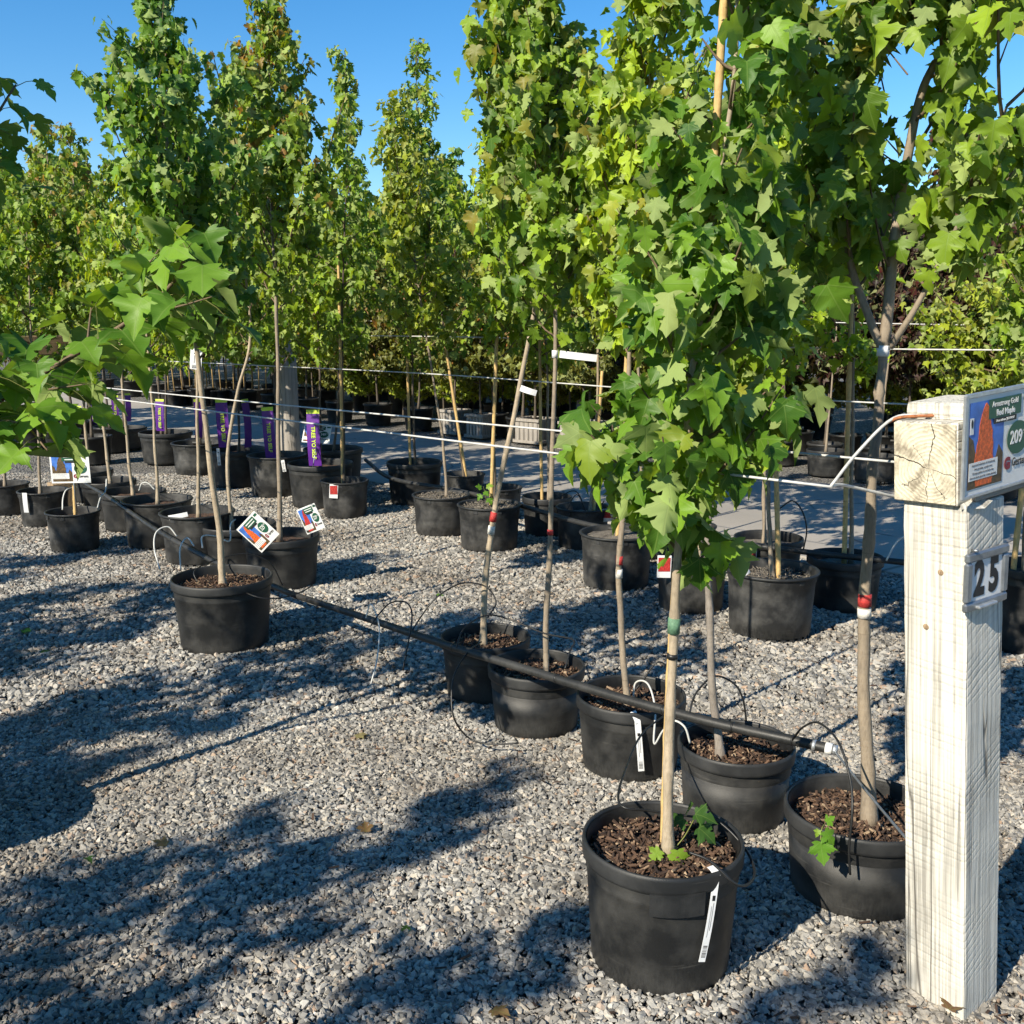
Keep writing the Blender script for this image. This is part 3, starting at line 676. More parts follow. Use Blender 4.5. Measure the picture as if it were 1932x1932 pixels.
def prof_col(t, tm=0.28):
    t = np.clip(t, 0, 1); return np.where(t < tm, 0.45 + 0.55*(t/tm)**0.8, 1 - 0.86*((t-tm)/(1-tm))**1.25)
def grow(leaders, zb, zt, Rad, nb, ls, droop, up, rg, twigs=3, tm=0.28, rmin=0.0045):
    """leaders: smooth arrays of points. gives branch polylines and leaf arrays"""
    br = []; P = []; O = []; tip = []
    for li, ld in enumerate(leaders):
        z = ld[:, 2]; lo = max(zb - 0.10, z.min() + 0.04); hi = min(zt - 0.05, z.max())
        cnt = max(3, int(nb*(hi-lo)/max(0.1, zt-zb)/ (1 if len(leaders) == 1 else 1.5)))
        for i in range(cnt):
            zz = lo + (hi-lo)*((i + rg.uniform(0, 1))/cnt)
            j = int(np.argmin(np.abs(z - zz))); p0 = ld[j]
            t = (zz - zb)/(zt - zb); a = i*2.39996 + li*1.3 + rg.uniform(-0.5, 0.5)
            rr = max(0.07, Rad*prof_col(np.array(t + 0.12), tm)*rg.uniform(0.45, 1.2))
            ang = R(rg.uniform(*up)); rise = rr/math.tan(ang)
            if zz + rise > zt + 0.05: rise = max(0.05, zt + 0.05 - zz); rr *= 0.75
            hd = np.array([math.cos(a), math.sin(a), 0.0]); u = np.linspace(0, 1, 7)[:, None]
            sd = np.array([-hd[1], hd[0], 0])*rg.normal(0, 0.12)*rr
            pts = p0 + hd*rr*(u**0.85) + sd*u*u + np.array([0, 0, 1.0])*rise*(u**1.25)
            br.append((pts, max(rmin, 0.006*math.sqrt(rr/0.35)))); L = math.hypot(rr, rise)
            segs = [(pts, 0.22, 1.0)]
            for q in range(twigs):
                k = int(rg.integers(2, 6)); a2 = rg.uniform(0, 6.28); d2 = nrm(pts[k+1 if k < 6 else k] - pts[k-1]) + 0.9*np.array([math.cos(a2), math.sin(a2), rg.uniform(-0.1, 0.5)])
                ln = rg.uniform(0.10, 0.24)*min(1.3, L/0.5); tw = pts[k] + nrm(d2)*ln*np.linspace(0, 1, 3)[:, None]
                segs.append((tw, 0.2, 1.0))
                if ln > 0.12: br.append((tw, 0.0022))
            for pl, u0, u1 in segs:
                ll = np.linalg.norm(np.diff(pl, axis=0), axis=1).sum(); m = max(2, int(ll*(u1-u0)/(ls*0.52)))
                us = np.linspace(u0, u1, m) + rg.uniform(-0.03, 0.03, m); us = np.clip(us, 0, 1)
                idx = us*(len(pl)-1); i0 = np.clip(idx.astype(int), 0, len(pl)-2); fr = (idx-i0)[:, None]
                base = pl[i0]*(1-fr) + pl[i0+1]*fr; az = rg.uniform(0, 6.28) + np.arange(m)*1.57
                for sgn in (0, math.pi):
                    o = np.stack([np.cos(az+sgn), np.sin(az+sgn), rg.uniform(-0.2, 0.35, m)], 1) + 0.55*hd
                    o = nrm(o); pet = rg.uniform(0.35, 0.9, m)[:, None]*ls
                    P.append(base + o*pet); oo = o.copy(); oo[:, 2] = 0; O.append(nrm(oo)); tip.append(us*(0.5 + 0.5*max(0, min(1, t + 0.2))))
        # leaves round the leader itself near its top
        m = 26; k = np.clip((len(ld)*(1 - rg.uniform(0, 0.35, m)**1.3)).astype(int), 0, len(ld)-1); a = rg.uniform(0, 6.28, m)
        o = np.stack([np.cos(a), np.sin(a), np.zeros(m)], 1); P.append(ld[k] + o*ls*0.6); O.append(o); tip.append(np.full(m, 0.95))
    return br, np.concatenate(P), np.concatenate(O), np.concatenate(tip)
def make_tree(name, label, group, base, trunk, zb, zt, Rad, nb, ls, pal, lod=1, nobj=0, droop=0.8, up=(28, 50), limbs=(), tr=0.014, bark='bark', seed=1, tipc=0.25, twigs=4, tm=0.28):
    rg = np.random.default_rng(seed); base = Vector(base); B = np.array(base)
    root = empty(name, base); tag(root, label, 'tree', group)
    tp = smooth_path(trunk, 10) - B
    s = np.linspace(0, 1, len(tp)); zr = tp[:, 2]
    rad = tr*(1 - 0.78*np.clip((zr - 0.0)/(zt - base.z), 0, 1)) * (1 + 0.04*np.sin(s*57 + seed)); rad = np.maximum(rad, 0.003)
    for q in rg.integers(3, len(rad)-2, 9): rad[q] *= 1.13
    rad[0] *= 1.55; rad[1] *= 1.3; rad[2] *= 1.1
    tpj = tp + np.stack([np.sin(s*31+seed)*0.0022, np.cos(s*23+seed)*0.0022, np.zeros_like(s)], 1)
    V, Fc = tube_data(tpj, rad, 12 if lod == 0 else 8); link('trunk', pydata('trunk', V, Fc), M[bark], root, smooth=True)
    leaders = []
    if limbs:
        for lb, r0 in limbs:
            lp = smooth_path(lb, 8) - B; rr = np.linspace(r0, max(0.003, r0*0.35), len(lp))
            V, Fc = tube_data(lp, rr, 8); link('limb', pydata('limb', V, Fc), M[bark], root, smooth=True); leaders.append(lp)
        if zr.max() + base.z > zb + 0.3: leaders.append(tp)
    else: leaders.append(tp)
    br, P, O, tip = grow(leaders, zb - base.z, zt - base.z, Rad, nb, ls, droop, up, rg, twigs, tm)
    def in_gap(Q):
        gx, gy, gd = to_px(Q)
        return ((gx > 1640) & (gx < 1785) & (gy > -10) & (gy < 360))
    for pts, r0 in br:
        if r0 < 0.003 and lod > 0: continue
        if in_gap(pts + B)[2:].mean() > 0.4: continue
        V, Fc = tube_data(pts, np.linspace(r0, r0*0.4, len(pts)), 5, cap=False); link('branch', pydata('branch', V, Fc), M['twig'], root, smooth=True)
    gx, gy, gd = to_px(P + B)            # open sky between the grey forked limbs
    xc = np.interp(gy, [165, 300, 430, 650], [1745, 1712, 1690, 1668])
    gap = ((gx > 1650) & (gx < 1772) & (gy > 55) & (gy < 345)) | ((gx > 1868) & (gy > 20) & (gy < 190)) | ((np.abs(gx - xc) < 40) & (gy > 90) & (gy < 640)) | ((np.abs(gx - np.interp(gy, [0, 420], [1366, 1340])) < 36) & (gy < 200) & (gy > -60) & (gd < 3.4))
    keep = ~(gap & (rg.uniform(0, 1, len(P)) < 0.95)); P, O, tip = P[keep], O[keep], tip[keep]
    keep = (P + B)[:, 2] > zb - 0.22; P, O, tip = P[keep], O[keep], tip[keep]
    n = len(P); D, Nn = leaf_frames(P, O, rg, droop); fl = rg.uniform(0, 1, n) < 0.16; Nn[fl] = -Nn[fl]
    S_ = ls*np.clip(np.exp(rg.normal(0, 0.2, n)), 0.5, 1.35); S_ *= np.where(tip > 0.85, 0.72, 1.0)
    d, l, y = (np.array(c) for c in PAL[pal]); f = rg.uniform(0, 1, (n, 1))**1.2
    T = d*(1-f) + l*f; ty = ((tip > 0.62) & (rg.uniform(0, 1, n) < tipc))[:, None]*rg.uniform(0.4, 1, (n, 1)); T = T*(1-ty) + y*ty
    sel = np.zeros(n, bool)
    if nobj:
        px, py, dep = to_px(P + B); vis = (px > -20) & (px < 1952) & (py > -20) & (py < 1952) & (dep > 0.3)
        score = np.where(vis, S_/dep, 0) * (0.75 + 0.25*(-(O[:, 1])))
        od = np.argsort(-score)[:nobj]; sel[od] = vis[od]
    cm = leaves_mesh('crown', P[~sel], D[~sel], Nn[~sel], S_[~sel], T[~sel], lod, rg)
    crown = link('crown', cm, M['leaf'], root); crown['kind'] = 'stuff'
    for i in np.nonzero(sel)[0]:
        lf = bpy.data.objects.new('leaf', ONE_LEAF[int(rg.integers(0, 10))]); COL.objects.link(lf); lf.parent = crown
        sx = np.cross(D[i], Nn[i]); k = S_[i]
        lf.matrix_basis = Matrix(((sx[0]*k, D[i][0]*k, Nn[i][0]*k, P[i][0]), (sx[1]*k, D[i][1]*k, Nn[i][1]*k, P[i][1]), (sx[2]*k, D[i][2]*k, Nn[i][2]*k, P[i][2]), (0, 0, 0, 1)))
        lf.color = (*T[i], 1)
    print('TREE', name, seed, 'leaves', n, 'objs', int(sel.sum()))
    return root
TREES = {}
def potted(key, px, topy, boty, rpx, label, group=None, **kw):
    """trunk pixels px on the upright plane through the pot's middle, crown from boty up to topy, rpx half width"""
    p = POTS[key]; Y = p['pos'].y
    pts = [atY(x, y, Y) for x, y in px]
    base = Vector((pts[0].x, Y - 0.03, p['zs'] + 0.006)); pts[0] = base.copy()
    sc = Y/F; zt = atY(px[-1][0], topy, Y).z; zb = atY(px[-1][0], boty, Y).z
    if pts[-1].z < zt and not kw.get('limbs'): pts.append(Vector((pts[-1].x + (pts[-1].x-pts[-2].x)*0.3, Y + random.uniform(-0.05, 0.05), zt)))
    limbs = [([atY(x, y, Y + dy) for x, y, dy in lb], r0) for lb, r0 in kw.pop('limbs', [])]
    t_ = make_tree('maple_tree', label, group, base, pts, zb, zt, rpx*sc*1.22, limbs=limbs, **kw)
    TREES[key] = (t_, pts); return t_

potted('A0', [(1257, 1606), (1266, 1300), (1278, 1080), (1292, 900), (1308, 690), (1345, 420), (1380, 180), (1395, -60)], -260, 1010, 142, 'slender maple staked to bamboo with big dark leaves hanging low in front', None, nb=40, ls=0.0720, pal='deep', lod=0, nobj=300, droop=0.9, up=(32, 62), tr=0.0135, bark='bark_pale', seed=3, twigs=3, tm=0.12)
potted('A1', [(1636, 1548), (1630, 1300), (1632, 1120), (1648, 880), (1660, 740), (1667, 652)], -330, 480, 150, 'three-limbed maple with smooth grey bark beside the white timber post', None, nb=46, ls=0.0616, pal='green', lod=0, nobj=300, droop=1.35, up=(22, 48), tr=0.019, bark='bark', seed=5, twigs=3, tm=0.5,
       limbs=[([(1664, 655, 0), (1640, 600, .02), (1600, 470, .03), (1607, 300, .05), (1622, 60, .06), (1630, -220, .1)], 0.012), ([(1668, 660, 0), (1690, 430, .01), (1712, 300, .0), (1742, 165, -.02), (1800, 60, -.04), (1850, -60, -.05), (1880, -300, 0)], 0.0145), ([(1680, 655, 0), (1722, 590, -.05), (1765, 510, -.08), (1830, 375, -.12), (1900, 200, -.15)], 0.009)])
potted('A2', [(1356, 1416), (1345, 1300), (1338, 1150), (1336, 1000), (1350, 800), (1420, 420), (1460, 150), (1480, -60)], -240, 900, 88, 'maple with a grey trunk rising from the pot under the pipe end cap', None, nb=44, ls=0.0589, pal='lime', lod=0, nobj=300, droop=1.25, up=(25, 45), tr=0.0135, bark='bark_grey', seed=7)
potted('A3', [(1184, 1312), (1172, 1180), (1168, 1080), (1176, 950), (1182, 800), (1190, 600), (1215, 300), (1235, -40)], -190, 640, 100, 'maple with red and white paint bands rising behind the barcode strip pot', None, nb=42, ls=0.0568, pal='lime', lod=0, nobj=300, droop=1.25, up=(25, 42), tr=0.0125, seed=9)
potted('A4', [(1029, 1252), (1030, 1225), (1033, 1120), (1040, 950), (1047, 680), (1044, 480), (1036, 300), (1010, 60), (1000, -60)], -130, 600, 112, 'maple with a white paper band tied round its straight trunk', None, nb=40, ls=0.0548, pal='green', lod=0, nobj=300, droop=1.35, up=(22, 42), tr=0.0125, bark='bark', seed=12)
potted('A5', [(910, 1204), (917, 1090), (930, 980), (952, 870), (978, 740), (1002, 620), (1015, 480), (985, 250), (950, 40)], -110, 560, 92, 'maple with a pale trunk leaning over the drip pipe towards its straighter neighbour', None, nb=34, ls=0.0548, pal='green', lod=0, nobj=300, droop=1.35, up=(22, 42), tr=0.0145, bark='bark_pale', seed=14)
potted('A6', [(424, 1098), (414, 1010), (400, 900), (385, 780), (374, 680), (345, 480), (318, 300), (295, 90)], -45, 640, 118, 'tall maple with a pale slanting trunk from the lone pot in front of the pipe', None, nb=46, ls=0.0502, pal='deep', lod=0, nobj=300, droop=1.35, up=(20, 42), tr=0.0165, bark='bark_pale', seed=16, tipc=0.12)
potted('A7', [(529, 1008), (526, 860), (524, 700), (521, 560), (514, 430), (512, 250), (508, 90)], 5, 560, 104, 'maple with a straight trunk above the pot of tilted price signs', None, nb=42, ls=0.0502, pal='bronze', lod=0, nobj=300, droop=1.05, up=(18, 38), tr=0.0145, seed=18, tipc=0.45)
potted('A8', [(438, 984), (430, 850), (450, 735), (473, 620), (450, 420), (440, 200)], 120, 640, 70, 'maple with a kinked pale trunk tied with a white ring', None, nb=30, ls=0.0502, pal='green', lod=1, nobj=80, droop=1.25, up=(20, 40), tr=0.0135, bark='bark_pale', seed=20)
potted('A9', [(377, 965), (373, 830), (371, 695), (365, 500), (350, 250)], 180, 660, 80, 'maple with a white tag fixed on its trunk above the folded strip pot', None, nb=32, ls=0.0502, pal='green', lod=1, nobj=80, droop=1.25, tr=0.0125, bark='bark_pale', seed=22)
potted('A10', [(300, 941), (292, 830), (286, 740), (270, 560), (250, 340)], 300, 690, 82, 'maple growing from the dusty pot beside the white pipe hoops', None, nb=32, ls=0.0502, pal='lime', lod=1, nobj=60, droop=1.25, tr=0.012, bark='bark_pale', seed=24)
potted('A11', [(253, 924), (240, 837), (229, 700), (215, 500), (205, 330)], 300, 690, 78, 'maple with a straight pale trunk from the pot with the looped white tube', None, nb=32, ls=0.0502, pal='green', lod=1, nobj=60, droop=1.25, tr=0.0125, bark='bark_pale', seed=26)
potted('A12', [(211, 902), (193, 793), (178, 705), (150, 500), (135, 300)], 240, 690, 80, 'young maple further along the drip pipe row', 'maples further along the drip pipe row', nb=32, ls=0.0522, pal='bronze', lod=1, nobj=50, tr=0.013, bark='bark_pale', seed=28, tipc=0.5)
potted('A13', [(169, 882), (160, 793), (150, 690), (110, 480), (90, 300)], 235, 680, 85, 'young maple further along the drip pipe row', 'maples further along the drip pipe row', nb=34, ls=0.0535, pal='bronze', lod=1, nobj=50, tr=0.013, bark='bark_pale', seed=30, tipc=0.5)
potted('B1', [(78, 926), (72, 820), (60, 650), (50, 420)], 330, 700, 80, 'maple rising from the pot with the white rim tag', None, nb=30, ls=0.0535, pal='green', lod=1, nobj=30, tr=0.012, seed=32)
potted('B2', [(12, 914), (5, 800), (-10, 600), (-20, 400)], 330, 700, 80, 'maple in the small pot below the drooping branch', None, nb=28, ls=0.0535, pal='deep', lod=1, nobj=20, tr=0.012, seed=33)
CT = dict(nb=34, ls=0.0593, lod=1, tr=0.012, droop=0.75)
potted('C0', [(1455, 1084), (1452, 1000), (1448, 880), (1440, 600), (1436, 300)], 150, 700, 120, 'yellow-green maple in the dust-streaked pot with a bamboo cane', None, pal='lime', seed=40, nobj=60, **CT)
potted('C1', [(1318, 1044), (1322, 960), (1320, 800), (1316, 500), (1310, 250)], 90, 680, 100, 'maple in the pot with the red picture tag', None, pal='lime', seed=41, nobj=60, **CT)
potted('C2', [(1172, 1003), (1180, 880), (1186, 700), (1190, 450), (1195, 250)], 120, 640, 90, 'maple with a twin bamboo cane in the pale brimful pot', None, pal='fern', seed=42, nobj=60, **CT)
potted('C3', [(1604, 1048), (1607, 900), (1610, 700), (1606, 500), (1600, 380)], 250, 690, 90, 'maple beside a tall cane tied with green tape near the white post', None, pal='lime', seed=43, nobj=60, **{**CT, 'nb': 22})
potted('C4', [(1440, 1010), (1442, 900), (1450, 700), (1470, 400), (1490, 200)], 100, 690, 110, 'maple behind the dust-streaked pot at the road edge', None, pal='green', seed=44, nobj=30, **CT)
potted('C6', [(1211, 968), (1210, 900), (1204, 700), (1200, 500), (1190, 330)], 200, 640, 80, 'maple behind the pale brimful pot', None, pal='lime', seed=46, nobj=30, **CT)
potted('C7', [(1113, 956), (1122, 860), (1128, 700), (1130, 450), (1128, 300)], 130, 660, 80, 'maple with a leaning cane above the tangled black tube', None, pal='fern', seed=47, nobj=40, **CT)
potted('C8', [(1036, 935), (1034, 820), (1030, 650), (1010, 420), (990, 330)], 240, 700, 72, 'maple beside a cane in the untagged pot at the road edge', None, pal='lime', seed=48, nobj=40, **CT)
potted('C9', [(934, 948), (932, 820), (936, 640), (935, 420), (930, 300)], 235, 650, 70, 'maple with dark trunk tied to bamboo in the sprouting pot', None, pal='lime', bark='bark_dark', seed=49, nobj=60, **CT)
potted('C10', [(843, 926), (838, 860), (828, 780), (805, 640), (775, 440), (750, 320)], 185, 640, 72, 'maple with a bent leaning trunk in the pale gravel topped pot', None, pal='fern', bark='bark', seed=50, nobj=60, **CT)
potted('C12', [(876, 894), (865, 820), (850, 720), (830, 560), (810, 430)], 250, 660, 64, 'maple with a slanting cane at the road edge', None, pal='green', bark='bark_dark', seed=51, nobj=40, **CT)
potted('C13', [(784, 868), (780, 780), (778, 690), (775, 500), (785, 280)], 75, 690, 78, 'tall maple with a narrow top from the large black pot at the road edge', None, pal='green', bark='bark_dark', seed=52, nobj=60, **{**CT, 'nb': 38})
potted('C14', [(650, 905), (648, 800), (645, 640), (650, 440), (655, 300)], 98, 650, 58, 'narrow maple staked in the pot with the red and white tag', None, pal='green', bark='bark_dark', seed=53, nobj=60, **CT)
for kx, (k_, pts_, top_, pal_) in enumerate([('D0', [(606, 872), (604, 760), (600, 600), (590, 400)], 300, 'lime'), ('D1', [(524, 857), (520, 740), (515, 600), (500, 400)], 330, 'green'), ('D2', [(452, 846), (450, 740), (445, 560), (440, 420)], 330, 'green'), ('D3', [(378, 834), (376, 720), (370, 560), (365, 420)], 360, 'lime'), ('D4', [(314, 814), (312, 720), (308, 560), (300, 420)], 380, 'green'), ('D5', [(234, 806), (232, 720), (228, 560), (220, 440)], 390, 'green'), ('D6', [(166, 798), (165, 700), (160, 560), (150, 440)], 390, 'green'), ('D7', [(630, 845), (640, 740), (650, 560), (660, 420)], 290, 'green')]):
    potted(k_, pts_, top_, 690, 66, ['maple over the 349 price sign', 'maple whose purple tag dips into its pot'][kx] if kx < 2 else ('maple behind the 349 price sign' if k_ == 'D7' else 'maple hung with a long purple tag'), None if kx < 2 or k_ == 'D7' else 'maples hung with purple tags', pal=pal_, bark='bark_dark', seed=60+kx, nobj=30, **CT)
potted('E0', [(1655, 858), (1668, 760), (1680, 640), (1690, 520)], 400, 680, 74, 'small dark-leaved maple across the road behind the white painted trunk', None, pal='plum', seed=70, **{**CT, 'nb': 20})
potted('E1', [(1556, 848), (1570, 720), (1580, 600), (1585, 500)], 420, 690, 74, 'small dark-leaved maple in the shaded pot across the road', None, pal='plum', seed=71, **{**CT, 'nb': 20})
potted('G0', [(1930, 1050), (1940, 850), (1955, 600), (1965, 300)], 60, 700, 70, 'maple beside a cane in the tall pot beyond the white post', None, pal='green', seed=72, nobj=30, **CT)

# ------------------------------------------------------------------ trees behind: a few kinds, copied
BG = []
def bg_proto(label, group, pal, zt, Rad, ls, nb, seed, bark='bark_dark', zb=1.0, lod=2, tm=0.28, up=(28, 50)):
    r = make_tree('maple_tree', label, group, (0, 0, 0), [(0, 0, 0), (0.02, 0.01, 0.8), (-0.02, 0.02, 1.8), (0.03, 0, zt)], zb, zt, Rad, nb, ls, pal, lod=lod, seed=seed, bark=bark, tr=0.017, tipc=0.3, tm=tm, up=up)
    # one mesh of leaves and one of wood keeps far copies light
    BG.append(r); return r
def far_tree(label, group, pal, zt, Rad, ls, nb, seed, **kw):
    r = bg_proto(label, group, pal, zt, Rad, ls, nb, seed, **kw)
    wood = [c for c in r.children if c.name.split('.')[0] == 'branch']
    bm = bmesh.new()
    for c in wood:
        bm.from_mesh(c.data); COL.objects.unlink(c); bpy.data.objects.remove(c)
    me = bpy.data.meshes.new('branches'); bm.to_mesh(me); bm.free(); link('branches', me, M['twig'], r)['kind'] = 'stuff'
    return r
GB = 'ranks of maples beyond the road'; GS = 'maples standing beside and behind the viewpoint'
protos = {
 'green': [far_tree('green maple in the ranks beyond the road', GB, 'green', 3.3, 0.52, 0.10, 46, 101), far_tree('green maple in the ranks beyond the road', GB, 'green', 3.6, 0.62, 0.10, 50, 102)],
 'lime': [far_tree('yellow-green maple in the ranks beyond the road', GB + ', yellow-green', 'lime', 3.2, 0.55, 0.10, 46, 103)],
 'deep': [far_tree('dark green maple in the ranks beyond the road', GB + ', dark green', 'deep', 3.5, 0.60, 0.10, 50, 104)],
 'amber': [far_tree('amber-leaved low maple across the road', 'amber low maples across the road', 'amber', 2.2, 0.72, 0.075, 64, 105, zb=0.55, tm=0.4, up=(40, 70))],
 'plum': [far_tree('dark plum-leaved maple across the road', 'plum-leaved maples across the road', 'plum', 2.9, 0.75, 0.11, 60, 106, zb=0.9, tm=0.4)],
 'fern': [far_tree('low feathery bright green maple across the road', 'low feathery maples across the road', 'fern', 1.75, 0.85, 0.06, 80, 107, zb=0.45, tm=0.4, up=(45, 75))],
 'shade': [far_tree('maple beside the viewpoint throwing shade on the gravel', GS, 'green', 3.2, 0.44, 0.085, 26, 108), far_tree('maple beside the viewpoint throwing shade on the gravel', GS, 'deep', 2.9, 0.40, 0.085, 22, 109)],
}
FP = empty('nursery_pot'); 
lathe('body', [(0.17, 0.0), (0.175, 0.01), (0.2, 0.27), (0.212, 0.272), (0.212, 0.30), (0.19, 0.30), (0.185, 0.24)], 24, M['pot'], FP)
lathe('soil', [(0.0, 0.262), (0.1, 0.262), (0.19, 0.255)], 24, M['soil'], FP)
tag(FP, 'black pot in the ranks beyond the road', 'plant pot', 'pots in the ranks beyond the road')
first = {}
def place(kind, pos, rz, sc=1.0, pot_scale=None, label=None, group=None, potlabel=None, potgroup=None):
    ps = protos[kind]; pr = ps[int(RNG.integers(0, len(ps)))]
    o = pr if pr not in first else copy_tree(pr); first[pr] = 1
    z = 0.0
    if pot_scale:
        p = FP if FP not in first else copy_tree(FP); first[FP] = 1
        p.location = pos; p.scale = (pot_scale,)*3; z = 0.255*pot_scale
        if potlabel: tag(p, potlabel, None, potgroup)
    o.location = (pos[0], pos[1], z); o.rotation_euler = (RNG.normal(0, 0.02), RNG.normal(0, 0.02), rz); o.scale = (sc,)*3
    if label: tag(o, label, None, group)
    return o
def visible_col(P, m=1.0):
    return P.y > 1 and abs(P.x) < (P.y*cp + H*sp)*0.505 + m
# ranks across the road, farther and farther
for n_, st_, kinds in ((9.75, 1.0, ['amber', 'fern', 'amber', 'lime', 'plum']), (11.1, 1.0, ['plum', 'green', 'amber', 'deep', 'lime']), (12.8, 1.15, ['deep', 'green', 'lime', 'plum']), (15.0, 1.2, ['green', 'deep', 'lime', 'green']), (17.6, 1.3, ['deep', 'green', 'lime']), (21.0, 1.5, ['green', 'deep']), (26.0, 1.8, ['green', 'deep'])):
    t_ = -34.0; i = 0
    while t_ < 9:
        P = row(t_ + RNG.uniform(-0.2, 0.2), n_ + RNG.uniform(-0.15, 0.15))
        if visible_col(P, 0.8):
            kd = kinds[int(RNG.integers(0, len(kinds)))]
            px = to_px(np.array(P))[0]
            if n_ < 10.2: kd = 'amber' if px < 1150 else ('fern' if px > 1600 else ('lime' if px < 1400 else 'plum'))
            elif n_ < 11.5: kd = 'plum' if px > 1500 else ('green' if px > 1000 else 'deep')
            if not (n_ < 10.2 and 1500 < px < 1710):
                place(kd, P, RNG.uniform(0, 6.28), RNG.uniform(0.9, 1.12)*(0.74 if 1600 < px < 1830 else 1.0), 1.05 if P.y < 22 else None)
        t_ += st_; i += 1
for i in range(26):
    t_ = -8.0 + i*0.24; P = row(t_ + RNG.uniform(-0.1, 0.1), 10.35 + 0.9*(i % 2) + RNG.uniform(-0.2, 0.2)); px = to_px(np.array(P))[0]
    if 1340 < px < 2050: place('plum' if i % 2 == 0 else ('fern' if i % 4 == 1 else 'amber'), P, RNG.uniform(0, 6.28), RNG.uniform(0.72, 0.9), 0.9)
for i in range(44):
    t_ = -17.0 + i*0.24; P = row(t_ + RNG.uniform(-0.1, 0.1), 10.5 + 1.0*(i % 2) + RNG.uniform(-0.25, 0.25)); px = to_px(np.array(P))[0]
    if 560 < px < 1370: place(['amber', 'plum', 'fern', 'amber'][int(RNG.integers(0, 4))], P, RNG.uniform(0, 6.28), RNG.uniform(0.75, 0.95), None)
# the two rows on this side of the road run on to the far left
for n_, st_ in ((2.6, 0.95), (5.0, 0.9), (5.6, 1.0), (0.6, 1.3)):
    t_ = -32.0
    while t_ < 0:
        P = row(t_ + RNG.uniform(-0.15, 0.15), n_ + RNG.uniform(-0.12, 0.12))
        if visible_col(P, 0.5) and P.y > (10.8 if n_ > 2 else 9.0):
            place(['green', 'lime', 'deep'][int(RNG.integers(0, 3))], P, RNG.uniform(0, 6.28), RNG.uniform(0.85, 1.02), 1.0 if P.y < 22 else None, 'maple far along the rows on the near side of the road', 'maples far along the near rows', 'black pot far along the rows on the near side of the road', 'pots far along the near rows')
        t_ += st_
# small whips with canes in the far rank by the road's end
for i in range(16):
    P = ground(322 + i*12 + RNG.uniform(-3, 3), 762 + RNG.uniform(-4, 3))
    p = copy_tree(FP); p.location = P; p.scale = (0.72, 0.72, 0.9); tag(p, 'little pot in the far rank of staked whips', None, 'little pots of staked whips')
    tag(tube('bamboo_stake', [P + Vector((0, 0, 0.2)), P + Vector((RNG.uniform(-.05, .05), 0, 0.9)), P + Vector((RNG.uniform(-.1, .1), 0, 1.5))], 0.011, M['bamboo']), 'thin cane in the far rank of staked whips', 'stake', 'canes of the staked whips')
# trees to the left of and behind the viewpoint: they shade the gravel; some behind and right are added to block skylight
for i, (x, y, s_) in enumerate([(-2.85, -0.6, 0.95), (-3.0, 0.08, 0.95), (-2.4, -1.0, 0.9), (-4.25, -0.4, 0.95), (-4.7, 0.25, 0.95), (-4.6, 1.05, 0.95), (-5.1, 1.9, 1.0), (-5.6, 2.7, 1.0), (-5.9, 3.6, 1.0), (-2.2, -2.0, 0.95), (-1.2, -2.9, 0.95), (-6.2, 0.9, 1.0), (-3.55, 1.95, 0.95), (-4.3, 3.2, 0.95), (-1.3, -3.8, 1.0), (0.2, -3.4, 1.0), (1.6, -2.6, 1.0), (2.9, -1.4, 1.0), (3.6, 0.2, 1.0), (-3.6, -2.6, 1.0)]):
    place('shade', Vector((x, y, 0)), i*1.7, s_, 1.15, None, None, 'black pot beside the viewpoint', 'pots beside and behind the viewpoint')

